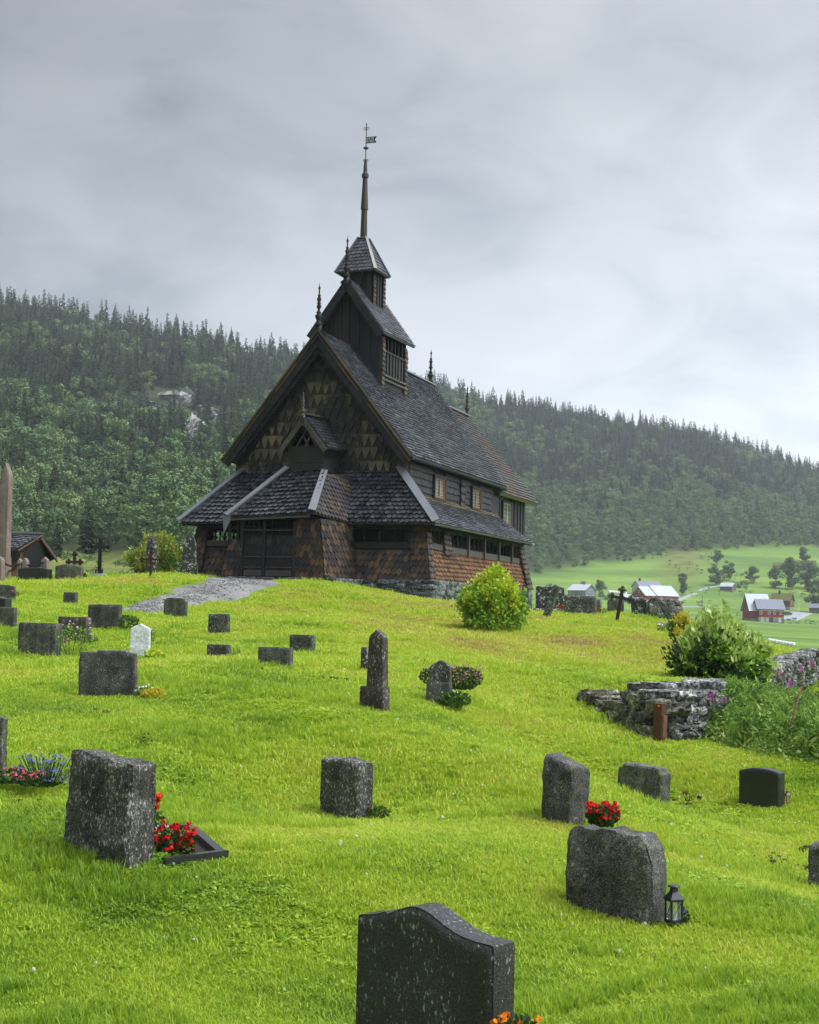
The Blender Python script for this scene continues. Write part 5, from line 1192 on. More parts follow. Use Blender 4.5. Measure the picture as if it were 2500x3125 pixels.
grave(671, 752, 786, 1600, 1712, 15.8, 42, 'fleck', 'rough dark gravestone standing alone in the middle of the near lawn', 'roughtop', .010, res=28, rnd=.03)
grave(1138, 1200, 1242, 1592, 1730, 15, 46, 'rough', 'tall rough gravestone with sloping top and lighter foot, touching the red begonias', 'slope', .022, res=30, rnd=.08, lean=-.03)
grave(1188, 1366, 1404, 1750, 1925, 11.5, 40, 'rough', 'broad rounded rough granite gravestone in front of the black lantern', 'hump', .018, res=40, rnd=.14, botbulge=.1)
grave(1296, 1390, 1410, 1611, 1699, 19.5, 42, 'grey', 'mottled grey gravestone with rounded stepped shoulders, right of the tall rough one', 'shoulder', .006, res=28, rnd=.03, roll=.06)
grave(1555, 1641, 1653, 1618, 1695, 19.5, 34, 'polish', 'polished dark gravestone with low arched top and small lantern at its right', 'lowarch', .0, res=24, rnd=.02)
grave(1701, 1742, 1762, 1777, 1884, 14.5, 34, 'rough', 'dark rough gravestone cut by the right edge of the picture', 'roughtop', .02, res=24)
grave(-34, 1, 14, 1513, 1652, 14.5, 30, 'grey', 'light grey gravestone cut by the left edge beside pink begonias', 'flat', .02, res=22)
grave(164, 282, 288, 1370, 1468, 21, 8, 'rough', 'wide square rough grey gravestone with yellow and white flowers at its right foot', 'bump', .014, res=30, rnd=.04)
grave(35, 113, 130, 1312, 1386, 27, 22, 'grey', 'grey rectangular gravestone with light right edge beside tall pink mallows', 'flat', .006, res=20, rnd=.03)
grave(119, 178, 193, 1299, 1352, 30, 36, 'grey', 'dark gravestone with pale right edge behind the pink mallows', 'flat', .006, res=18, rnd=.03)
grave(183, 250, 257, 1273, 1328, 33, 20, 'rough', 'rough grey gravestone above and left of the white one', 'flat', .014, res=20, rnd=.05)
grave(273, 314, 316, 1314, 1387, 27, 2, 'white', 'small bright white carved gravestone with pointed top', 'point', .006, res=24, taper=0, rnd=.04)
grave(132, 158, 165, 1247, 1273, 42, 25, 'rough', 'small square dark block gravestone alone on the upper left slope', 'flat', .006, res=12)
grave(-22, 28, 37, 1279, 1324, 31, 26, 'grey', 'square grey gravestone cut by the left edge, with an orange flower at its foot', 'flat', .006, res=14)
grave(-30, 12, 26, 1257, 1284, 34, 26, 'polish', 'gravestone with polished curved top cut by the left edge, above the square grey one', 'wave', .0, res=20)
grave(-25, 30, 34, 1231, 1266, 38, 14, 'rough', 'grey gravestone at the left edge just below the chained pillars', 'lowarch', .008, res=14)
grave(343, 390, 395, 1259, 1300, 38, 18, 'grey', 'mottled gravestone with curved shouldered top beside the gravel path', 'shoulder', .006, res=20, roll=.04)
grave(437, 478, 485, 1293, 1334, 32, 26, 'fleck', 'small dark flecked gravestone right of the path, above the low square one', 'flat', .008, res=18)
grave(434, 479, 487, 1357, 1386, 27, 20, 'fleck', 'lowest square dark gravestone with blue flowers at its right', 'flat', .004, res=16)
grave(542, 609, 618, 1363, 1403, 24, 22, 'grey', 'front one of the two dark rectangular gravestones in the middle of the slope', 'flat', .004, res=18, rnd=.02)
grave(608, 655, 665, 1337, 1378, 27, 26, 'fleck', 'rear one of the two dark rectangular gravestones in the middle of the slope', 'flat', .006, res=18, rnd=.02)
grave(759, 778, 782, 1363, 1405, 24.5, 15, 'lichen', 'small white spotted gravestone half hidden behind the tall obelisk', 'flat', .004, res=12)
# obelisk with base
def two_part(xl, xs, xr, yt, ym, yb, D, a, mtop, mbot, label, top, ratio, taper, res=20, sq=False, name='gravestone', shx=0):
    a_ = R(a); p = at((xl+xr)/2, yb, D); X = p.x/p.y
    w = (xs-xl)*K*D/F_PX/(math.cos(a_)+X*math.sin(a_)); den = math.sin(a_)-X*math.cos(a_); t = min(.45, max(.12, (xr-xs)*K*D/F_PX/max(den, .1)))
    if sq: t = w*.8
    e_ = empty(name, p, -a_, label, 'gravestone'); hb = (yb-ym)*K*D/F_PX; ht = (ym-yt)*K*D/F_PX
    m1 = MB(); slab_mesh(m1, w*1.06, hb, t*1.06, 'flat', .003, res, res, 5, .02, .25, .03, 3); m1.build('base', SM[mbot], e_, True, 40)
    m2 = MB(); slab_mesh(m2, w*ratio, ht, t*ratio, top, .002, res, res, 5, taper, .0, .02, 5, c=(shx*w, 0, hb+.002)); m2.build('shaft', SM[mtop], e_, True, 40)
    STONES.append((p.x, p.y, w, t, a_)); return e_
two_part(757, 805, 820, 1327, 1446, 1494, 20, 32, 'brown', 'brown', 'tall slender obelisk gravestone with pointed top on a square base', 'point', .76, .14, shx=.10)
two_part(898, 947, 951, 1391, 1435, 1483, 21.5, 12, 'fleck', 'rough', 'two part gravestone with dark rounded top in front of pink spirea', 'gothic', .86, .0, shx=.06)
two_part(305, 326, 331, 1128, 1196, 1217, 56, 14, 'lichen', 'lichen', 'round topped lichen spotted pillar behind the small iron cross', 'dome', .95, .04, 14)
two_part(380, 413, 416, 1127, 1186, 1213, 56, 12, 'lichen', 'lichen', 'tapered lichen spotted pillar on a block at the left corner of the church', 'round', .86, .08, 14)
# crest left
grave(37, 102, 110, 1194, 1225, 52, 14, 'polish', 'dark arched gravestone with wet shining shoulder in front of the chained pillars', 'arch', .0, res=20, rnd=.02)
grave(115, 170, 176, 1188, 1225, 52, 12, 'grey', 'brown grey arched gravestone below the rusty cross', 'arch', .004, res=20, rnd=.02)
two_part(-8, 16, 19, 975, 1172, 1222, 54, 14, 'pink', 'pink', 'tall pink granite monument cut by the left edge', 'point', .92, .10, 14, sq=True)
for (x0, x1, yt, lab) in ((-10, 9, 1172, 'short pink granite pillar at the left edge, foremost of the chained pillars'), (35, 47, 1176, 'pink granite pillar next to the tall pink monument, left one of a touching pair'), (46, 60, 1175, 'pink granite pillar, right one of the touching pair behind the dark arched gravestone'), (85, 103, 1173, 'rightmost pink granite pillar where the chain ends')):
    o = grave(x0, x1-3, x1, yt, 1222, 53 if x0 > -5 else 50, 14, 'pink', lab, 'point', .0, res=10, name='granite_pillar', cat='pillar', tmin=.25, taper=.12)
def chain(a, b, sag, label):
    a, b = Vector(a), Vector(b); mb = MB(); n = 34
    for i in range(n):
        t = (i+.5)/n; p = a.lerp(b, t); p.z -= sag*4*t*(1-t)
        if i % 2: mb.box(p, (.075,.02,.05))
        else: mb.box(p, (.075,.055,.02))
    o = mb.build('chain', M_IRON); tag(o, label, 'chain', None)
chain(at(7, 1184, 51), at(42, 1188, 52.8), .10, 'black iron chain hanging from the left edge to the nearest pair of pink pillars'); chain(at(58, 1189, 52.8), at(90, 1184, 52.8), .12, 'black iron chain hanging between the two right pink pillars'); chain(at(18, 1202, 54), at(38, 1190, 53.2), .06, 'black iron chain slanting down from the pair of pillars to the monument')
# crest right
grave(1126, 1186, 1190, 1235, 1283, 53, 6, 'lichen', 'broad white lichened slab right of the yellow bush', 'roughtop', .015, res=24, rnd=.05)
sb = MB(); slab_mesh(sb, 1.15, .09, .35, 'flat', .02, 14, 5, 3, 0, .1, .2, 9); o = sb.build('plinth', SM['lichen'], None, True, 40); pp = at(1157, 1287, 52.6); o.location = pp; o.rotation_euler = (0,0,-R(6)); tag(o, 'low lichened plinth under the broad white lichened slab', 'plinth')
grave(1142, 1156, 1160, 1229, 1297, 49.5, 22, 'rock', 'slim tilted grey stone post leaning in front of the broad lichened slab', 'flat', .012, res=16, roll=.34, tmin=.12, name='stone_post', cat='stone')
grave(1186, 1252, 1258, 1255, 1290, 51.5, 16, 'rock', 'green grey rectangular stone between red and orange flowers on the crest', 'flat', .008, res=18, rnd=.03)
grave(1255, 1264, 1267, 1262, 1288, 53, 16, 'rock', 'narrow stone edge showing right of the green grey rectangular one', 'flat', .01, res=10)
grave(1277, 1312, 1316, 1262, 1294, 53, 10, 'grey', 'lichen dotted gravestone directly behind the leaning iron cross', 'roughtop', .01, res=16)
grave(1328, 1362, 1367, 1258, 1298, 52, 14, 'lichen', 'arched lichened gravestone just right of the leaning iron cross', 'arch', .02, res=18, roll=-.05)
grave(1098, 1110, 1114, 1262, 1286, 56, 20, 'grey', 'small round dark stone behind the right edge of the yellow bush', 'dome', .01, res=12)
grave(1186, 1192, 1197, 1252, 1280, 55, 20, 'grey', 'dark narrow stone squeezed behind the broad lichened slab', 'round', .01, res=10)
grave(1424, 1435, 1437, 1272, 1298, 52, 15, 'rock', 'dark upright stone at the right end of the rock pile', 'flat', .01, res=10)
for (x0, x1, y0, y1, lab) in ((1368, 1400, 1265, 1303, 'large mossy boulder right of the arched lichened stone'), (1388, 1412, 1290, 1308, 'low flat pale rock lying in front of the mossy boulder'), (1396, 1430, 1266, 1304, 'rough pale boulder at the right end of the crest')):
    p = at((x0+x1)/2, y1-2, 51.5); w = (x1-x0)*K*51.5/F_PX; h = (y1-y0)*K*51.5/F_PX; mb = MB(); mb.lump((0,0,h*.35), (w*1.15, w*.9, h*1.3), .22, None, 9, .5); o = mb.build('boulder', SM['rock'], None, True, 50); o.location = p; tag(o, lab, 'boulder')
# ------------------------------------------------------------------ iron crosses
def iron_cross(dx, dyt, dyb, D, mt, label, arm, a=10, roll=0, bar=.09, style='trefoil', base=False, sink=.2):
    p = at(dx, dyb, D); h = (dyb-dyt)*K*D/F_PX; e_ = empty('iron_cross', p, -R(a), label, 'cross'); e_.rotation_euler = (0, roll, -R(a))
    s = h; zc = h*arm[1]; aw = arm[0]*K*D/F_PX/2; r = bar*h
    u = MB(); u.box((0,0,(h-sink)/2), (r*1.1, .035, h+sink-.02)); u.build('upright', mt, e_)
    c = MB(); c.box((0,0,zc), (aw*2, .04, r)); c.build('crossbar', mt, e_)
    def ring(mb, x, z, rr):
        mb.tube([(x+rr*math.cos(t), 0, z+rr*math.sin(t)) for t in np.linspace(0, 2*math.pi, 11)], rr*.22, 5)
    for (x, z, dx_, dz_) in ((-aw, zc, -1, 0), (aw, zc, 1, 0), (0, h, 0, 1)):
        m3 = MB()
        if style == 'trefoil':
            for (ox, oz) in ((dx_*r*.5, dz_*r*.5), (dz_*r*.75-dx_*r*.3, dx_*r*.75-dz_*r*.3), (-dz_*r*.75-dx_*r*.3, -dx_*r*.75-dz_*r*.3)):
                m3.box((x+ox, 0, z+oz), (r*.6, .045, r*.6), Matrix.Rotation(R(45), 3, 'Y')); ring(m3, x+ox, z+oz, r*.52)
        else:
            q = r*1.25; L8 = [(math.cos(t), math.sin(t)) for t in np.linspace(0, 2*math.pi, 17)]
            pts_ = [(x-dx_*q*.6+q*(1+.22*(i % 2))*c_, 0, z-dz_*q*.6+q*(1+.22*(i % 2))*s_) for i, (c_, s_) in enumerate(L8)]
            m3.tube(pts_, r*.16, 4); m3.box((x-dx_*q*.4, 0, z-dz_*q*.4), (r*1.1, .04, r*1.1), Matrix.Rotation(R(45), 3, 'Y'))
        m3.build('finial', mt, e_)
    if style != 'trefoil':
        m4 = MB()
        for sx in (-1, 1):
            for sz in (-1, 1): m4.tube([(sx*r*(.4+1.3*math.cos(t)*.8), 0, zc+sz*r*(.4+1.3*math.sin(t)*.8)) for t in np.linspace(0, math.pi/2, 5)], r*.15, 4)
        m4.build('scrollwork', mt, e_)
    if base:
        b_ = MB(); b_.box((0,0,.05), (r*3.4, .5, .14)); b_.build('base_plate', M_TIN, e_)
        g = MB()
        for sx in (-1, 0, 1): g.box((sx*r*1.0, -.03, h*.11), (r*.35, .06, h*.17)); 
        for sx in (-.5, .5): ring(g, sx*r*1.0, h*.21, r*.45)
        ring(g, 0, h*.26, r*.45); g.build('tracery', mt, e_)
    return e_
iron_cross(209, 1132, 1215, 54, M_IRON, 'tall black ornate cast iron cross on the crest left of the round bush', (43, .76), 10, .0, .085, 'lobed', True)
iron_cross(317, 1154, 1214, 51.5, M_RUST, 'small dark iron cross in front of the round topped lichen pillar', (42, .60), 10, .0, .07)
iron_cross(156, 1166, 1205, 53, M_RUST, 'rusty trefoil cross showing above the brown grey arched gravestone', (28, .55), 10, .0, .14)
iron_cross(1300, 1240, 1302, 49, plain('dark_brown_iron', (.02,.013,.010), .6), 'leaning brown iron cross with trefoil ends on the right crest', (42, .70), 10, .16, .11)
iron_cross(176, 1208, 1217, 53.5, M_RUST, 'tip of a low rusty cross left of the tall black one', (12, .5), 10, .3, .3, sink=.3)
# ------------------------------------------------------------------ open shelter on the left
def shelter():
    D = 66; p = at(60, 1216, D); p.z = h1(p.x, p.y)-.1; e_ = empty('shelter', p, 0, 'small open timber shelter with dark tiled roof behind the pink monument', 'shelter')
    def q(dx, dy, dd=0): w = at(dx, dy, D+dd); return w-p
    rt = MB(); A, B = q(-14, 1152), q(38, 1156); Cc, Dd = q(-8, 1122, 1.7), q(87, 1125, 2.2)
    back_slab(rt, [A, B, Dd, Cc], .12); shingles(rt, A, B, Cc, Dd, .26, .30, 'round', lift=.05, thick=.04)
    B2 = q(121, 1172, 4.2); C2 = Dd
    P = [B2, q(114, 1174, 9), q(78, 1127, 7.5), C2]; rt.slab(P, (.5,-.1,.8), .12)
    rt.build('roof', M_ROOFF, e_); 
    rb2 = MB(); rb2.beam(Cc+Vector((0,0,.05)), Dd+Vector((0,0,.05)), .25, .08); rb2.build('ridge_cap', M_HIP, e_)
    for (a, b) in ((B, C2), (B2, C2)):
        bb = MB(); bb.beam(a+Vector((0,-.06,-.16)), b+Vector((0,-.06,-.16)), .06, .26, (0,-1,0)); bb.build('barge_board', plain('red_brown_board', (.055,.022,.014), .6), e_)
    wl = MB(); a, b, c = B+Vector((.1,.35,-.12)), B2+Vector((-.25,.35,-.12)), C2+Vector((0,.35,-.15)); wl.slab([a, a+Vector((.25,0,-.75)), b+Vector((-.8,0,-.45)), b, c], (0,-1,0), .1); wl.build('gable_hollow_shade', M_BLACK, e_)  # black sheet filling the open gable, painted shade of the hollow roof space
    bm_ = MB(); bm_.beam(A+Vector((0,.3,-.35)), B+Vector((0,.3,-.35)), .2, .5); bm_.build('beam', M_PLANK, e_)
    for (dx, dd) in ((33, .6), (52, 5.5)):
        w = q(dx, 1180, dd); po = MB(); po.box((w.x, w.y, (w.z+.6)/2-.1), (.28,.28,w.z+1.0)); po.build('post', plain('orange_timber', (.20,.09,.035), .6), e_)
shelter()
# ------------------------------------------------------------------ lanterns, planters, stakes, pipe
def lantern(dx, dyb, D, h, mt, label, candle=True):
    p = at(dx, dyb, D); e_ = empty('grave_lantern', p, R(20), label, 'lantern'); w = h*.36
    b = MB(); b.box((0,0,h*.03), (w*1.1, w*1.1, h*.06))
    for sx in (-1, 1):
        for sy in (-1, 1): b.box((sx*w*.45, sy*w*.45, h*.32), (w*.12, w*.12, h*.58))
    b.box((0,0,h*.60), (w*1.05, w*1.05, h*.05))
    for s_ in (-1, 1): b.beam((-w*.42, s_*w*.47, h*.10), (w*.42, s_*w*.47, h*.56), w*.03, w*.03); b.beam((s_*w*.47, w*.42, h*.10), (s_*w*.47, -w*.42, h*.56), w*.03, w*.03)
    b.build('frame', mt, e_)
    r = MB(); r.lathe([(w*.86,h*.62),(w*.84,h*.64),(w*.34,h*.84),(w*.30,h*.92),(w*.32,h*.94)], (0,0,0), 4); r.lathe([(w*.46,h*.95),(w*.5,h*.97),(w*.40,h*1.0)], (0,0,0), 12); r.build('roof', mt, e_)
    g = MB(); g.box((0,0,h*.33), (w*.84, w*.84, h*.5)); gm, t, bb = mat('lantern_glass', .05, .5); bb.inputs['Transmission Weight'].default_value = .9; bb.inputs['Base Color'].default_value = (.9,.95,.93,1); g.build('pane', gm, e_)
    if candle: c = MB(); c.lathe([(w*.2,h*.06),(w*.2,h*.30)], (0,0,0), 10); c.build('candle', plain('white_wax', (.75,.75,.7), .5), e_)
lantern(1419, 1942, 11.15, .265, plain('black_lantern_metal', (.012,.014,.018), .4), 'black metal grave lantern with a white candle beside the broad rounded gravestone')
lantern(1658, 1690, 19.4, .15, plain('copper_lantern_metal', (.20,.09,.05), .4), 'small copper grave lantern at the right foot of the polished arched gravestone', False)
def planter():
    D = 12.2; e_ = empty('grave_border', at(390, 1815, D)+Vector((0,0,.0)), 0, 'low dark polished stone border enclosing the red flower bed', 'grave border'); o_ = e_.location.copy()
    global PLANTER
    pts_ = [at(345, 1833, 11.8)-o_, at(465, 1822, 12.1)-o_, at(400, 1789, 13.2)-o_, at(318, 1800, 13.0)-o_]
    for p in pts_: w = o_+p; p.z = h1(w.x, w.y)+.045-o_.z
    PLANTER = [(o_+p) for p in pts_]; m_ = SM['polish']
    for i in range(3):
        a, b = pts_[i], pts_[i+1]; mb = MB(); d = (b-a).normalized(); mb.beam(a-d*.0+Vector((0,0,-.02)), b+d*(.05 if i == 0 else -.03)+Vector((0,0,-.02)), .07, .12-.004*i); mb.build('kerb', m_, e_)
    s = MB(); s.slab([p+Vector((0,0,-.015)) for p in pts_], (0,0,1), .05); s.build('soil', plain('dark_soil', (.02,.014,.010), .95), e_)
planter()
pb = MB(); 
def marker():
    D = 22.6; p = at(1388, 1556, D); e_ = empty('marker_post', p, -R(30), 'rusty brown metal marker column leaning on the stone wall with an orange tag', 'marker post'); h = 74*K*D/F_PX
    mb = MB(); mb.box((0,0,h/2-.1), (.13,.15,h+.2)); mb.build('column', plain('brown_red_metal', (.085,.030,.020), .45), e_)
    for i, z in enumerate((h*.15, h*.36, h*.57)): q = MB(); q.box((.075+.004*i,.0,z), (.03,.16,h*.205)); q.build('side_plate', plain('dull_brown_plate', (.15,.065,.055), .55), e_)
    t = MB(); t.box((.02,-.078,h*.93), (.04,.01,.03)); t.build('orange_tag', plain('orange_tag', (.7,.12,.02), .5), e_)
marker()
dp = MB(); A, B = at(1246, 1513, 25.0), at(1318, 1550, 23.0); dp.tube([A+Vector((0,0,.05)), A.lerp(B, .35)+Vector((0,0,.03)), A.lerp(B, .7)+Vector((0,0,.01)), B+Vector((0,0,.0))], .028, 8)
tag(dp.build('drain_pipe', plain('black_plastic', (.008,.008,.01), .4), None, True), 'black plastic drain pipe lying along the foot of the mossy wall end', 'pipe')
rd = MB(); A, B = at(1645, 1592, 21.5), at(1688, 1445, 21.9); rd.tube([A-Vector((0,0,.1)), A.lerp(B, .5)+Vector((.01,0,0)), B], .011, 6); tag(rd.build('rusty_stake', plain('rust', (.14,.05,.025), .8), None, True), 'thin rusty iron stake leaning in the undergrowth at the right', 'stake')
wp = MB(); pW = at(1106, 1280, 55); wp.box((0,0,.35), (.22,.2,.9)); o = wp.build('stone_post', SM['rock']); o.location = pW; tag(o, 'grey upright stone post at the far right corner of the church behind the bush', 'stone')
# ------------------------------------------------------------------ dry stone walls
def dry_wall(name, segs, label, m_, sz=(.32,.2), thick=.5, rough=.12):
    """segs: list of (a, b, height at a, height at b)"""
    mb = MB()
    for (a, b, ha, hb, s_) in segs:
        a, b = Vector(a), Vector(b); d = b-a; ln = Vector((d.x, d.y)).length; ang_ = math.atan2(d.y, d.x); z = 0; row = 0
        while z < max(ha, hb):
            hh = random.uniform(.75, 1.25)*s_[1]; s = random.uniform(-.15, 0)*s_[0]
            while s < ln:
                wd = random.uniform(.55, 1.5)*s_[0]; t = min(1, max(0, (s+wd/2)/ln)); ht = ha+(hb-ha)*t
                if z+hh*.4 < ht:
                    c = a.lerp(b, t); nrm = Vector((-d.y, d.x, 0)).normalized()
                    for lay in range(max(1, int(thick/.28))):
                        if lay and z+hh < ht*.75: continue
                        mb.lump(c+nrm*(lay*.26+random.uniform(-.03,.03)+z*.10)+Vector((0,0,z+hh/2)), (wd*1.04, .36*random.uniform(.7,1.25), hh*1.08), rough, Matrix.Rotation(ang_+random.uniform(-.12,.12), 3, 'Z') @ Matrix.Rotation(random.uniform(-.15,.15), 3, 'Y'), 5, .68)
                s += wd
            z += hh*.92; row += 1
    o = mb.build(name, SM[m_], None, True, 60); return tag(o, label, 'stone wall')
A, B, Cw = at(1240, 1500, 25.4), at(1380, 1558, 23.0), at(1502, 1550, 24.2); B2w = at(1402, 1557, 22.9)
dry_wall('stone_wall', [(A, B, .30, .60, (.46,.22)), (A+Vector((0,0,-.02)), A.lerp(B, .35), .28, .30, (.2,.13))], 'low mossy end of the churchyard wall built of big blocks, left of the rusty column', 'wallmoss', thick=.6)
dry_wall('stone_wall', [(B2w, Cw, .66, .68, (.24,.155)), (Cw, Cw+Vector((.5,2.2,.25)), .76, .55, (.24,.15)), (B2w+Vector((-.1,.75,.45)), Cw+Vector((0,.9,.45)), .34, .36, (.3,.12))], 'pale dry stone wall of small rounded stones right of the rusty column', 'wall', thick=.6)
A, B, Cw = at(1606, 1478, 33.5), at(1668, 1452, 38), at(1735, 1425, 44)
dry_wall('stone_wall', [(A, B, .72, .74, (.3,.14)), (B, Cw, .74, .80, (.3,.14)), (Cw, Cw+Vector((6,8,.3)), .8, .8, (.4,.2))], 'long grey dry stone wall running out of the right edge behind the bush', 'wall', thick=.6)
ww = MB(); p = at(1700, 1535, 26)
for i in range(16): ww.lump(p+Vector((random.uniform(-.35,.7), random.uniform(-.3,.5), random.uniform(-.05,.25))), (.3,.25,.15), .15, Matrix.Rotation(random.uniform(0,3), 3, 'Z'), 4, .7)
tag(ww.build('stone_heap', SM['wall'], None, True, 60), 'small heap of grey stones in the undergrowth at the right edge', 'stone heap')
# ------------------------------------------------------------------ plants
def leaf_cloud(rng, n, R3, size, bias=.5, up=.3, clump=0, elong=1.6, base=0.0):
    """diamond leaves spread through an ellipsoid volume R3 standing on z=base"""
    if clump:
        cc = rng.standard_normal((clump, 3)); cc /= np.linalg.norm(cc, axis=1)[:, None]; cc *= rng.uniform(.3, .85, (clump, 1)); idx = rng.integers(0, clump, n)
        C = cc[idx]+rng.standard_normal((n, 3))*.17
    else:
        C = rng.standard_normal((n, 3)); C /= np.linalg.norm(C, axis=1)[:, None]; C *= rng.uniform(0, 1, (n, 1))**(1/3*(1-bias)+.02)
    C = C*np.array(R3)+np.array([0, 0, R3[2]*.92+base]); C[:, 2] = np.maximum(C[:, 2], base+.01)
    out = C/np.maximum(np.linalg.norm(C, axis=1)[:, None], 1e-6)
    a = out*.6+rng.standard_normal((n, 3))*.6+np.array([0, 0, up]); a /= np.linalg.norm(a, axis=1)[:, None]
    b = np.cross(a, rng.standard_normal((n, 3))); b /= np.linalg.norm(b, axis=1)[:, None]
    s = size*rng.uniform(.6, 1.2, (n, 1)); return quads_at(C, a*s*elong/2, b*s/2)
def petals_cloud(rng, centers, r, k=9):
    Cs, As, Bs = [], [], []
    for c in centers:
        for j in range(k):
            d = rng.standard_normal(3); d /= np.linalg.norm(d); d[2] = abs(d[2])*.8; t = np.cross(d, rng.standard_normal(3)); t /= np.linalg.norm(t); u = np.cross(d, t)
            Cs.append(c+d*r*.45); As.append((t*.8+d*.35)*r*.55); Bs.append(u*r*.5)
    return quads_at(np.array(Cs), np.array(As), np.array(Bs))
def lmat(name, cols, tr=.3, rough=.55): return leaf_mat(name, cols, tr, rough, 4.0, False)
LM = dict(green=lmat('mid_green_leaves', [(.03,.075,.015), (.06,.13,.02), (.11,.20,.03)]), dark=lmat('deep_green_leaves', [(.012,.035,.010), (.03,.075,.018), (.06,.12,.025)]),
 lime=lmat('yellow_lime_leaves', [(.14,.27,.014), (.28,.43,.02), (.46,.56,.03), (.66,.64,.05)]), limed=lmat('lime_green_leaves', [(.07,.16,.014), (.15,.30,.02), (.28,.44,.03)]),
 willow=lmat('silvery_willow_leaves', [(.12,.22,.04), (.26,.40,.07), (.44,.56,.14), (.58,.66,.26)]), juniper=lmat('olive_shrub_leaves', [(.10,.15,.03), (.28,.33,.06), (.48,.50,.12)]),
 yellow=lmat('golden_yellow_leaves', [(.25,.24,.02), (.48,.42,.03), (.60,.50,.05)]), grass=lmat('tall_grass_blades', [(.07,.14,.02), (.13,.20,.035), (.24,.26,.09)]))
FM = {k: lmat(k+'_petals', [tuple(x*.6 for x in c), c, tuple(min(1, x*1.15) for x in c)], .2, .5) for k, c in dict(red=(.62,.008,.012), orangered=(.75,.04,.01), pink=(.62,.26,.34), lightpink=(.68,.36,.55), white=(.80,.80,.76), blue=(.16,.20,.62), violet=(.22,.12,.55), magenta=(.60,.10,.42), orange=(.85,.28,.01), rose=(.65,.12,.16), yellow=(.75,.6,.04)).items()}
def plant(dx, dyb, D, rx, h, label, cat='flowers', name='flower_plant', leaf='green', n=500, lsize=.03, fl=(), ry=None, elong=1.6, seed=1, clump=0, z=None, group=None, spread=1.0, low=0.2):
    r_ = np.random.default_rng(seed); p = at(dx, dyb, D); e_ = empty(name, p, 0, label, cat, group); ry = ry or rx
    if n: v, f = leaf_cloud(r_, n, (rx, ry, h*.5), lsize, elong=elong, clump=clump); mesh_np('foliage', v, f, LM[leaf], e_)
    for (col, k, r, zlo, zhi) in fl:
        a = r_.uniform(0, 6.28, k); q = np.sqrt(r_.uniform(0, 1, k))*spread; zz = r_.uniform(zlo, zhi, k)*h
        c = np.stack([np.cos(a)*q*rx, np.sin(a)*q*ry, zz], 1); v, f = petals_cloud(r_, c, r, 8); mesh_np('blossoms', v, f, FM[col], e_)
        if zhi > 1.0:
            mb = MB()
            for ci in c: mb.tube([(ci[0]*.4, ci[1]*.4, 0), tuple(ci)], .003, 4)
            mb.build('stems', LM['dark'], e_)
    return e_
# flowers by the near stones
plant(365, 1814, 12.2, .17, .26, 'red begonia in full bloom inside the dark stone border', 'flowers', 'begonia', 'dark', 420, .035, [('red', 62, .036, .40, 1.1)], seed=3)
plant(338, 1822, 11.9, .10, .10, 'low lime green cushion plant at the left end of the stone border', 'plant', 'cushion_plant', 'limed', 500, .02, seed=4)
plant(330, 1790, 12.4, .09, .34, 'red poppies on thin stems behind the big flecked gravestone', 'flowers', 'poppy', 'green', 120, .03, [('orangered', 3, .06, 1.0, 1.25), ('red', 4, .03, .6, .9)], seed=8)
plant(322, 1800, 12.6, .12, .24, 'white daisies between the big flecked gravestone and the red begonia', 'flowers', 'daisies', 'green', 300, .022, [('white', 34, .022, .4, 1.0)], seed=6)
plant(412, 1815, 12.4, .10, .08, 'small yellow green seedling at the right corner of the stone border', 'plant', 'seedling', 'limed', 90, .035, seed=7)
plant(1269, 1740, 14.6, .16, .20, 'red begonia mound in full bloom behind the broad rounded gravestone', 'flowers', 'begonia', 'dark', 500, .035, [('red', 110, .032, .40, 1.1)], seed=9)
plant(1437, 1943, 11.2, .05, .11, 'small violet flowers right of the black lantern', 'flowers', 'violets', 'dark', 120, .02, [('violet', 14, .010, .6, 1.0)], seed=10)
plant(796, 1725, 15.6, .12, .14, 'withered reddish heather tuft at the right foot of the alone standing dark gravestone', 'plant', 'heather', 'green', 260, .02, [('rose', 10, .008, .6, 1.0)], elong=3, seed=11)
plant(25, 1650, 14.2, .18, .14, 'pink begonias at the foot of the gravestone cut by the left edge', 'flowers', 'begonia', 'dark', 260, .03, [('rose', 26, .024, .4, 1.05), ('pink', 12, .02, .5, 1.0)], seed=12)
plant(58, 1655, 14.0, .14, .12, 'second clump of pink red begonias in front of the blue lobelia', 'flowers', 'begonia', 'dark', 200, .03, [('rose', 26, .024, .4, 1.05), ('pink', 10, .02, .5, 1.0)], seed=13)
plant(95, 1655, 14.3, .30, .26, 'airy blue lobelia beside the pink begonias at the left', 'flowers', 'lobelia', 'green', 240, .014, [('blue', 150, .017, .2, 1.1)], seed=14, elong=3)
plant(1085, 2185, 6.6, .10, .09, 'orange marigolds at the bottom edge beside the nearest gravestone', 'flowers', 'marigold', 'dark', 80, .03, [('orange', 10, .03, .5, 1.0)], seed=15)
plant(303, 1472, 20.8, .14, .20, 'white flowers at the right foot of the wide square gravestone', 'flowers', 'daisies', 'green', 260, .025, [('white', 16, .028, .5, 1.0)], seed=16)
plant(323, 1474, 20.6, .16, .17, 'golden yellow leaved plant beside the white flowers of the wide square gravestone', 'plant', 'golden_plant', 'yellow', 500, .03, seed=17)
plant(326, 1387, 26.8, .18, .17, 'yellow green hosta right of the white gravestone', 'plant', 'hosta', 'lime', 200, .06, seed=18, clump=0)
plant(320, 1350, 28, .08, .22, 'few white daisies rising right of the white gravestone', 'flowers', 'daisies', 'green', 50, .02, [('white', 6, .02, .8, 1.1)], seed=19)
plant(148, 1383, 27.2, .48, .62, 'tall airy pink mallow bush between the left gravestones', 'flowers', 'mallow', 'limed', 800, .03, [('lightpink', 40, .032, .3, 1.1)], seed=20)
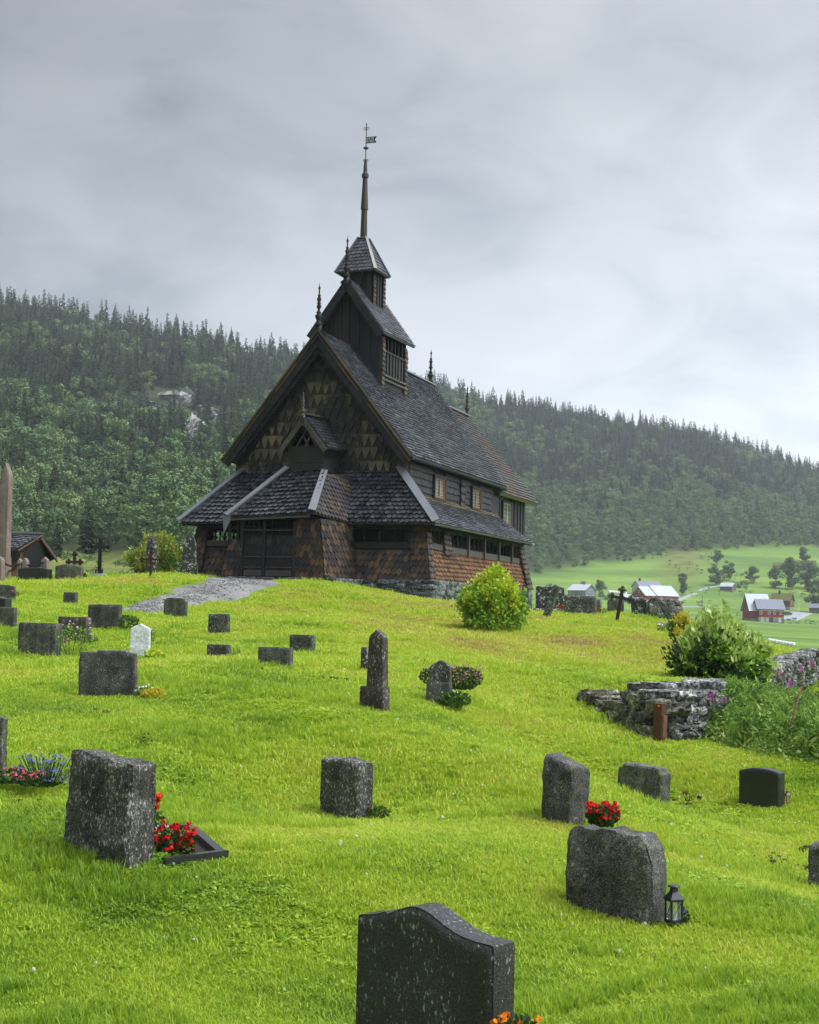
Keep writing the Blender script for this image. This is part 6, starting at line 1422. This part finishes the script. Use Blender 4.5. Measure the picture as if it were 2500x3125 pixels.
plant(268, 1328, 33, .26, .36, 'tall green weeds right of the rough grey gravestone above the white one', 'plant', 'weeds', 'green', 500, .035, seed=21, elong=2.5)
plant(196, 1352, 29.8, .10, .10, 'reddish sedum at the foot of the dark gravestone with the pale edge', 'plant', 'sedum', 'dark', 140, .02, [('rose', 8, .012, .6, 1)], seed=22)
plant(32, 1256, 33.8, .10, .14, 'pink phlox beside the polished curved gravestone at the left edge', 'flowers', 'phlox', 'dark', 60, .02, [('magenta', 12, .022, .6, 1.1)], seed=23)
plant(497, 1386, 26.9, .12, .18, 'tiny blue flowers right of the lowest square gravestone', 'flowers', 'lobelia', 'green', 60, .015, [('blue', 22, .010, .3, 1.1), ('red', 4, .012, .1, .3)], seed=24)
plant(972, 1452, 22.6, .32, .36, 'pink spirea bush behind the two part gravestone', 'bush', 'spirea', 'dark', 1300, .026, [('pink', 110, .024, .3, 1.02)], seed=25)
plant(905, 1440, 22.8, .16, .26, 'smaller pink spirea left of the two part gravestone', 'bush', 'spirea', 'dark', 400, .03, [('pink', 24, .018, .4, 1.0)], seed=26)
plant(957, 1489, 21.3, .22, .22, 'green plant with white and blue flowers at the right foot of the two part gravestone', 'flowers', 'garden_plant', 'green', 420, .035, [('white', 7, .018, .7, 1.2), ('blue', 2, .014, .6, .9)], seed=27, elong=2.5)
plant(1182, 1284, 52, .14, .12, 'small red flowers between the lichened slab and the green grey stone', 'flowers', 'red_flowers', 'dark', 60, .03, [('red', 10, .04, .4, 1)], seed=28)
plant(1266, 1291, 51, .22, .18, 'orange red flowers right of the green grey stone on the crest', 'flowers', 'garden_flowers', 'green', 120, .04, [('orangered', 6, .03, .4, 1), ('yellow', 5, .03, .3, .9)], seed=29)
plant(1400, 1332, 46, .28, .28, 'pale pink and white flower clump on the slope left of the big bush', 'flowers', 'flower_clump', 'green', 120, .04, [('lightpink', 14, .05, .5, 1.1), ('white', 10, .05, .5, 1.1)], seed=30)
plant(716, 1722, 15.5, .03, .03, 'tiny weeds at the foot of the alone standing dark gravestone', 'plant', 'weeds', 'green', 30, .02, seed=31)
# ------------------------------------------------------------------ bushes
def bush(dx, dyb, D, W_, h, label, layers, name='bush', seed=1, stems=9, cat='bush'):
    r_ = np.random.default_rng(seed); p = at(dx, dyb, D); e_ = empty(name, p, 0, label, cat)
    mb = MB()
    for i in range(stems):
        a = r_.uniform(0, 6.28); q = r_.uniform(.2, .8); mb.tube([(.05*math.cos(a), .05*math.sin(a), -.1), (W_*.25*q*math.cos(a), W_*.25*q*math.sin(a), h*.35), (W_*.45*q*math.cos(a), W_*.45*q*math.sin(a), h*r_.uniform(.6, .85))], [.018, .012, .004], 5)
    mb.build('stems', M_BARK, e_)
    for (nm, m_, n, size, el, zlo, zhi, shell, clumps, upv) in layers:
        cc = []
        for i in range(clumps):
            z = r_.uniform(zlo, zhi); rr = math.sin(math.pi*min(.97, .22+z*.72))**.8*r_.uniform(shell, 1); a = r_.uniform(0, 6.28); cc.append((rr*math.cos(a)*W_/2, rr*math.sin(a)*W_/2, z*h))
        cc = np.array(cc); idx = r_.integers(0, clumps, n); sg = h*.07; C = cc[idx]+r_.standard_normal((n, 3))*np.array([sg, sg, sg*1.1]); C[:, 2] = np.maximum(C[:, 2], .02)
        out = C-np.array([0, 0, h*.3]); out /= np.linalg.norm(out, axis=1)[:, None]
        a = out*.5+r_.standard_normal((n, 3))*.55+np.array([0, 0, upv]); a /= np.linalg.norm(a, axis=1)[:, None]; b = np.cross(a, r_.standard_normal((n, 3))); b /= np.linalg.norm(b, axis=1)[:, None]
        s = size*r_.uniform(.6, 1.25, (n, 1)); v, f = quads_at(C, a*s*el/2, b*s/2); mesh_np(nm, v, f, LM[m_], e_)
    return e_
bush(1036, 1330, 44, 2.25, 1.52, 'bright yellow green lilac bush at the right corner of the church', [('leaves', 'limed', 3400, .085, 1.35, .0, .75, .45, 60, -.2), ('young_leaves', 'lime', 700, .085, 1.35, .85, 1.18, .2, 9, .6), ('young_leaves', 'lime', 4200, .085, 1.35, .35, 1.05, .6, 30, .25)], 'lilac_bush', 3)
bush(1505, 1476, 29, 1.72, 1.42, 'big dark green and silvery willow bush behind the stone wall', [('leaves', 'dark', 5200, .07, 1.7, .02, .85, .3, 80, -.1), ('young_leaves', 'willow', 3600, .07, 2.6, .5, 1.10, .35, 60, .9), ('leaves', 'limed', 1500, .075, 1.6, .1, .8, .7, 26, 0)], 'willow_bush', 4, 14)
bush(1578, 1440, 29.5, .95, .85, 'yellow green right part of the willow thicket leaning over the wall', [('leaves', 'willow', 1600, .07, 2.4, .3, 1.05, .3, 26, .6), ('leaves', 'limed', 1200, .07, 1.6, .05, .9, .3, 20, 0)], 'willow_bush', 5, 6)
bush(1436, 1370, 34, .9, .75, 'small yellow flowering bush at the left of the big willow bush', [('leaves', 'green', 700, .05, 1.6, .05, .8, .2, 20, .1), ('young_leaves', 'yellow', 800, .05, 1.5, .5, 1.1, .2, 16, .5)], 'yellow_bush', 6, 6)
bush(330, 1206, 58, 2.2, 1.45, 'round olive green shrub behind the lichen spotted pillars', [('leaves', 'juniper', 4200, .075, 1.9, .05, 1.0, .3, 60, .7), ('leaves', 'green', 1300, .075, 1.6, .05, .6, .3, 30, 0)], 'round_shrub', 7, 8)
# ------------------------------------------------------------------ undergrowth, fireweed
def fireweed(dx, dyb, D, h, lean, seed, label=None):
    r_ = np.random.default_rng(seed); p = at(dx, dyb, D); e_ = empty('fireweed', p, r_.uniform(0, 6), label or 'tall fireweed with magenta flower spike in the thicket at the right', 'wildflower', 'fireweeds in the thicket')
    mb = MB(); tp = Vector((lean, 0, h)); mb.tube([(0,0,-.05), tuple(tp*.5), tuple(tp)], [.006,.005,.002], 4); mb.build('stem', plain('reddish_stem', (.12,.05,.03), .7), e_)
    C = np.array([tuple(tp*z) for z in r_.uniform(.15, .78, 60)]); a = r_.standard_normal((60, 3)); a[:, 2] = np.abs(a[:, 2])*.4; a /= np.linalg.norm(a, axis=1)[:, None]; b = np.cross(a, r_.standard_normal((60, 3))); b /= np.linalg.norm(b, axis=1)[:, None]
    v, f = quads_at(C+a*.05, a*.06, b*.012); mesh_np('foliage', v, f, LM['green'], e_)
    c = np.array([tuple(tp*z+Vector(tuple(r_.standard_normal(3)*.022*(1.25-z)*3))) for z in r_.uniform(.80, 1.0, 26)]); v, f = petals_cloud(r_, c, .020, 5); mesh_np('flower_spike', v, f, FM['magenta'], e_)
for i, q in enumerate([(1500, 1530, 23.6, .50, .02), (1523, 1530, 23.7, .44, -.02), (1642, 1480, 31, .68, .03), (1664, 1500, 30, .62, 0), (1700, 1470, 32, .80, .1), (1682, 1460, 31, .55, .05), (1722, 1480, 30, .62, .12), (1600, 1560, 23.0, .34, .03)]): fireweed(*q, 60+i)
def region_points(poly, n, seed, Dr_):
    r_ = np.random.default_rng(seed); out = []
    while len(out) < n:
        t = r_.uniform(size=len(poly)); t = -np.log(t); t /= t.sum(); x = sum(t[i]*poly[i][0] for i in range(len(poly))); y = sum(t[i]*poly[i][1] for i in range(len(poly)))
        out.append((x, y))
    return np.array(out)
def und_proto(rng, n, h, sz, el, spreadr):
    C = rng.standard_normal((n, 3))*np.array([spreadr, spreadr, 0]); C[:, 2] = rng.uniform(0, 1, n)**.8*h*np.exp(-(C[:, 0]**2+C[:, 1]**2)/(spreadr*2.2)**2)
    a = rng.standard_normal((n, 3))*.6; a[:, 2] += .6; a /= np.linalg.norm(a, axis=1)[:, None]; b = np.cross(a, rng.standard_normal((n, 3))); b /= np.linalg.norm(b, axis=1)[:, None]
    s = sz*rng.uniform(.6, 1.3, (n, 1)); return quads_at(C, a*s*el/2, b*s/2)
r_u = np.random.default_rng(21)
pw_ = [at(*q) for q in ((1506,1552,23.9), (1560,1575,22.8), (1640,1596,21.6), (1730,1610,21.0), (1800,1620,21), (1800,1500,31), (1735,1470,33), (1640,1490,31.5), (1590,1480,29.5), (1520,1500,26.5))]
xy = []
while len(xy) < 300:
    i, j, k = r_u.integers(0, len(pw_), 3); t = r_u.dirichlet((1, 1, 1)); x = t[0]*pw_[i].x+t[1]*pw_[j].x+t[2]*pw_[k].x; y = t[0]*pw_[i].y+t[1]*pw_[j].y+t[2]*pw_[k].y; xy.append((x, y))
xy = np.array(xy); n = len(xy); Pz = H(xy[:, 0], xy[:, 1]); sc = r_u.uniform(.7, 1.3, n)*np.where(xy[:, 1] > 25, .62, 1.0)
UP = [und_proto(r_u, 420, .40, .028, 1.7, .17), und_proto(r_u, 380, .32, .034, 1.5, .19), und_proto(r_u, 260, .5, .026, 4.5, .12)]
scatter('undergrowth', UP, np.column_stack([xy, Pz]), np.column_stack([np.zeros(n), np.zeros(n), r_u.uniform(0, 6.28, n)]), np.column_stack([sc*1.1, sc*1.1, sc]), r_u.integers(0, 3, n), lmat('undergrowth_leaves', [(.04,.09,.016), (.11,.22,.035), (.24,.38,.06), (.40,.44,.14)]))
# ------------------------------------------------------------------ lawn
def tuft(rng, nb, rad, h0, h1_, w=.0035, bend=.5):
    V, Fq = [], []
    for i in range(nb):
        a = rng.uniform(0, 6.28); r = rad*math.sqrt(rng.uniform()); x, y = r*math.cos(a), r*math.sin(a); h = rng.uniform(h0, h1_); ba = rng.uniform(0, 6.28); bl = h*bend*rng.uniform(.2, 1.2)
        dx, dy = math.cos(ba)*bl, math.sin(ba)*bl; sx, sy = -math.sin(ba)*w, math.cos(ba)*w; o = len(V)
        V += [(x-sx, y-sy, -.01), (x+sx, y+sy, -.01), (x+dx*.35+sx*.8, y+dy*.35+sy*.8, h*.6), (x+dx*.35-sx*.8, y+dy*.35-sy*.8, h*.6), (x+dx+sx*.15, y+dy+sy*.15, h), (x+dx-sx*.15, y+dy-sy*.15, h)]
        Fq += [(o, o+1, o+2, o+3), (o+3, o+2, o+4, o+5)]
    return np.array(V), np.array(Fq)
def clover(rng, n, rad, h):
    C = np.stack([rng.normal(0, rad*.5, n), rng.normal(0, rad*.5, n), rng.uniform(.4, 1, n)*h], 1); a = rng.standard_normal((n, 3)); a[:, 2] *= .3; a /= np.linalg.norm(a, axis=1)[:, None]; b = np.cross(a, [0, 0, 1])+rng.standard_normal((n, 3))*.2
    s = rng.uniform(.008, .016, (n, 1)); return quads_at(C, a*s, b*s)
def lawn_mat():
    m_, t, b = mat('lawn_blades', .5, .3)
    a = N(t, 'ShaderNodeAttribute', attribute_type='INSTANCER', attribute_name='tint'); g = N(t, 'ShaderNodeNewGeometry')
    v = math_(t, 'ADD', math_(t, 'MULTIPLY', g.outputs['Random Per Island'], .22), math_(t, 'MULTIPLY', a.outputs['Fac'], .85))
    r = ramp(t, v, [(.08, (.065,.135,.014)), (.26, (.165,.29,.022)), (.43, (.31,.465,.030)), (.62, (.46,.575,.042)), (.82, (.50,.47,.08)), (.97, (.36,.27,.10))]); L(t, r.outputs[0], b.inputs['Base Color'])
    tr = N(t, 'ShaderNodeBsdfTranslucent'); L(t, r.outputs[0], tr.inputs['Color']); mx = N(t, 'ShaderNodeMixShader'); mx.inputs[0].default_value = .42; L(t, b.outputs[0], mx.inputs[1]); L(t, tr.outputs[0], mx.inputs[2])
    out = [q for q in t.nodes if q.type == 'OUTPUT_MATERIAL'][0]; L(t, mx.outputs[0], out.inputs[0]); return m_
M_LAWN = lawn_mat()
rl_ = np.random.default_rng(9)
def fan(D0, D1, n):
    D = np.sqrt(rl_.uniform(D0**2, D1**2, n)); a = rl_.uniform(-.36, .36, n); return a*D, D
def inside_path(x, y, pts, w):
    m_ = np.zeros(len(x), bool)
    for (a, b) in zip(pts[:-1], pts[1:]):
        ax, ay = a[0], a[1]; bx, by = b[0], b[1]; L2 = (bx-ax)**2+(by-ay)**2; t = np.clip(((x-ax)*(bx-ax)+(y-ay)*(by-ay))/L2, 0, 1); d = np.hypot(x-ax-t*(bx-ax), y-ay-t*(by-ay)); m_ |= d < w
    return m_
SLP = [tuple(chw(-.3,-1.4,0)[:2]), tuple(chw(1.6,-.9,0)[:2]), tuple(chw(2.8,-.35,0)[:2]), tuple(chw(4.0,-.25,0)[:2])]
def scat_ok(x, y):
    dx, dy = (x-CH_O.x)/CH_S, (y-CH_O.y)/CH_S; u = dx*ca-dy*sa; v = dx*sa+dy*ca
    bad = (np.abs(u) < 3.95) & (v > .1) & (v < 16); bad |= (u > -2.2) & (u < 1.4) & (v > -1.2) & (v < .2)
    w_p = np.interp(y, [52, 75], [.75, 1.7]); bad |= inside_path(x, y, PATH[:3], .72) | inside_path(x, y, PATH[2:], 1.35) | inside_path(x, y, SLP, .45)
    pc = sum(PLANTER, Vector())/4; bad |= np.hypot(x-pc.x, y-pc.y) < .42
    for (sx, sy, w, t, a) in STONES:
        lx = (x-sx)*math.cos(a)-(y-sy)*math.sin(a); ly = (x-sx)*math.sin(a)+(y-sy)*math.cos(a); bad |= (np.abs(lx) < w/2-.01) & (np.abs(ly) < t/2-.01)
    return ~bad
def tintf(x, y):
    n1_ = lownoise(x, y, 1.9); n2_ = lownoise(y+7, x, .55); n3_ = lownoise(x*1.3, y, 6.0)
    mound = np.exp(-((np.hypot((x-8.5)/11, (y-37)/9))**2))*.42 + np.exp(-((np.hypot((x+4)/16, (y-49)/5))**2))*.16
    st = lownoise(x*.9+4, y*2.6, .8)*.5+lownoise(x*.5, y*1.4+3, 1.1)*.5; mound = mound*(1.0+.9*st)
    trim = -.08*np.exp(-((x+1.3)/1.6)**2-((y-10.6)/.8)**2)
    return np.clip(trim+.47+.17*n1_+.17*n2_+.12*n3_+mound-.03*np.clip((12-y)/6, 0, 1)+rl_.normal(0, .10, len(x)), 0, 1)
protos = [tuft(rl_, 24, .075, .018, .042, bend=.7), tuft(rl_, 26, .085, .014, .034, bend=1.0), tuft(rl_, 26, .06, .03, .07, bend=.8), tuft(rl_, 22, .07, .022, .05, bend=1.3), clover(rl_, 26, .08, .035), tuft(rl_, 20, .05, .05, .11, .003, .6)]
Xs, Ys, Ss, Pk = [], [], [], []
for (a_, b_, n, s_) in ((5.6, 10, 30000, 1.0), (10, 15, 34000, 1.15), (15, 22, 36000, 1.5), (22, 32, 34000, 2.1), (32, 46, 36000, 2.6), (46, 64, 34000, 3.0)):
    x, y = fan(a_, b_, n); ok = scat_ok(x, y); x, y = x[ok], y[ok]; k = len(x); tall = lownoise(x+3, y*1.2, .8)
    pk = rl_.choice([0, 1, 1, 0, 3], k); pk = np.where((tall > .28) & (rl_.uniform(size=k) < .7), rl_.choice([2, 3, 5], k), pk); cl_ = lownoise(x*1.1+9, y, .9) > .50; pk = np.where((cl_ | (rl_.uniform(size=k) < .06)) & (rl_.uniform(size=k) < .28), 4, pk)
    Xs.append(x); Ys.append(y); Ss.append(np.column_stack([np.full(k, s_), np.full(k, s_), np.full(k, s_**.42)])*rl_.uniform(.75, 1.25, (k, 1))*np.where(pk == 4, 1.0, 1)[:, None]); Pk.append(pk)
for (a_, b_, n, s_) in ((5, 12, 26000, 1.5), (12, 24, 30000, 2.4), (24, 50, 26000, 3.6)):      # the lawn goes on beyond both sides of the picture
    D = np.sqrt(rl_.uniform(a_**2, b_**2, n)); al = rl_.uniform(.36, .85, n)*rl_.choice([-1, 1], n); x, y = al*D, D; ok = scat_ok(x, y); x, y = x[ok], y[ok]; k = len(x)
    Xs.append(x); Ys.append(y); Ss.append(np.column_stack([np.full(k, s_), np.full(k, s_), np.full(k, s_**.42)])*rl_.uniform(.75, 1.25, (k, 1))); Pk.append(rl_.choice([0, 1, 1, 2, 3], k))
x, y, sc_, pk = np.concatenate(Xs), np.concatenate(Ys), np.vstack(Ss), np.concatenate(Pk); n = len(x)
tint = tintf(x, y); tint = np.where(pk == 4, tint*.85, tint); tint = np.where((pk == 2) | (pk == 5), tint*.8, tint)
scatter('lawn_grass', protos, np.column_stack([x, y, H(x, y)]), np.column_stack([rl_.normal(0, .12, n), rl_.normal(0, .12, n), rl_.uniform(0, 6.28, n)]), sc_, pk, M_LAWN, {'tint': tint})
# white clover heads and small yellow flowers in the lawn
def head_proto(rng, r):
    v, f = petals_cloud(rng, np.array([[0, 0, .055], [0, 0, .062]]), r, 9); return v, f
n = 760; x, y = fan(6.2, 30, n); kp = (lownoise(x+9, y, 2.2) > .1) | (rl_.uniform(size=n) < .25); kp &= scat_ok(x, y); x, y = x[kp], y[kp]; n = len(x)
scatter('white_clover', [head_proto(rl_, .018)], np.column_stack([x, y, H(x, y)]), np.column_stack([np.zeros(n), np.zeros(n), rl_.uniform(0, 6, n)]), rl_.uniform(.6, 1.15, (n, 1))*np.ones((1, 3)), np.zeros(n), lmat('clover_heads', [(.60,.50,.42), (.80,.76,.68), (.85,.84,.80)]))
n = 110; x, y = fan(9, 34, n); kp = scat_ok(x, y); x, y = x[kp], y[kp]; n = len(x)
scatter('yellow_hawkbit', [head_proto(rl_, .012)], np.column_stack([x, y, H(x, y)]), np.column_stack([np.zeros(n), np.zeros(n), rl_.uniform(0, 6, n)]), rl_.uniform(.6, 1.1, (n, 1))*np.ones((1, 3)), np.zeros(n), FM['yellow'])
# crumbs of dark soil thrown up in the turf
rc = np.random.default_rng(31); cx_, cy_ = fan(13, 30, 30); px_, py_ = [], []
for a_, b_ in zip(cx_, cy_):
    k = int(rc.integers(5, 22)); px_.append(a_+rc.normal(0, .12, k)); py_.append(b_+rc.normal(0, .16, k))
x, y = np.concatenate(px_), np.concatenate(py_); kp = scat_ok(x, y); x, y = x[kp], y[kp]; n = len(x)
cm = MB(); cm.lump((0,0,.02), (.05,.04,.035), .25, None, 3, .5, 2.0)
scatter('soil_crumbs', [(np.array(cm.v), np.array(cm.f))], np.column_stack([x, y, H(x, y)+.012]), np.column_stack([np.zeros(n), np.zeros(n), rc.uniform(0, 6, n)]), rc.uniform(.5, 1.5, (n, 1))*np.ones((1, 3)), np.zeros(n), plain('turned_soil', (.06,.042,.022), .95, .1))
# ------------------------------------------------------------------ humid air
hz = MB(); hz.add([(-1300,-60,-12),(1500,-60,-12),(1500,2700,-12),(-1300,2700,-12),(-1300,-60,262),(1500,-60,262),(1500,2700,262),(-1300,2700,262)], [(3,2,1,0),(4,5,6,7),(0,1,5,4),(1,2,6,5),(2,3,7,6),(3,0,4,7)])
hm = bpy.data.materials.new('haze'); hm.use_nodes = True; t = hm.node_tree; t.nodes.clear()
pv = N(t, 'ShaderNodeVolumePrincipled'); pv.inputs['Density'].default_value = .00015; pv.inputs['Color'].default_value = (.86,.92,1.0,1); pv.inputs['Anisotropy'].default_value = .2
ou = N(t, 'ShaderNodeOutputMaterial'); L(t, pv.outputs[0], ou.inputs['Volume'])
tag(hz.build('haze', hm), kind='stuff')
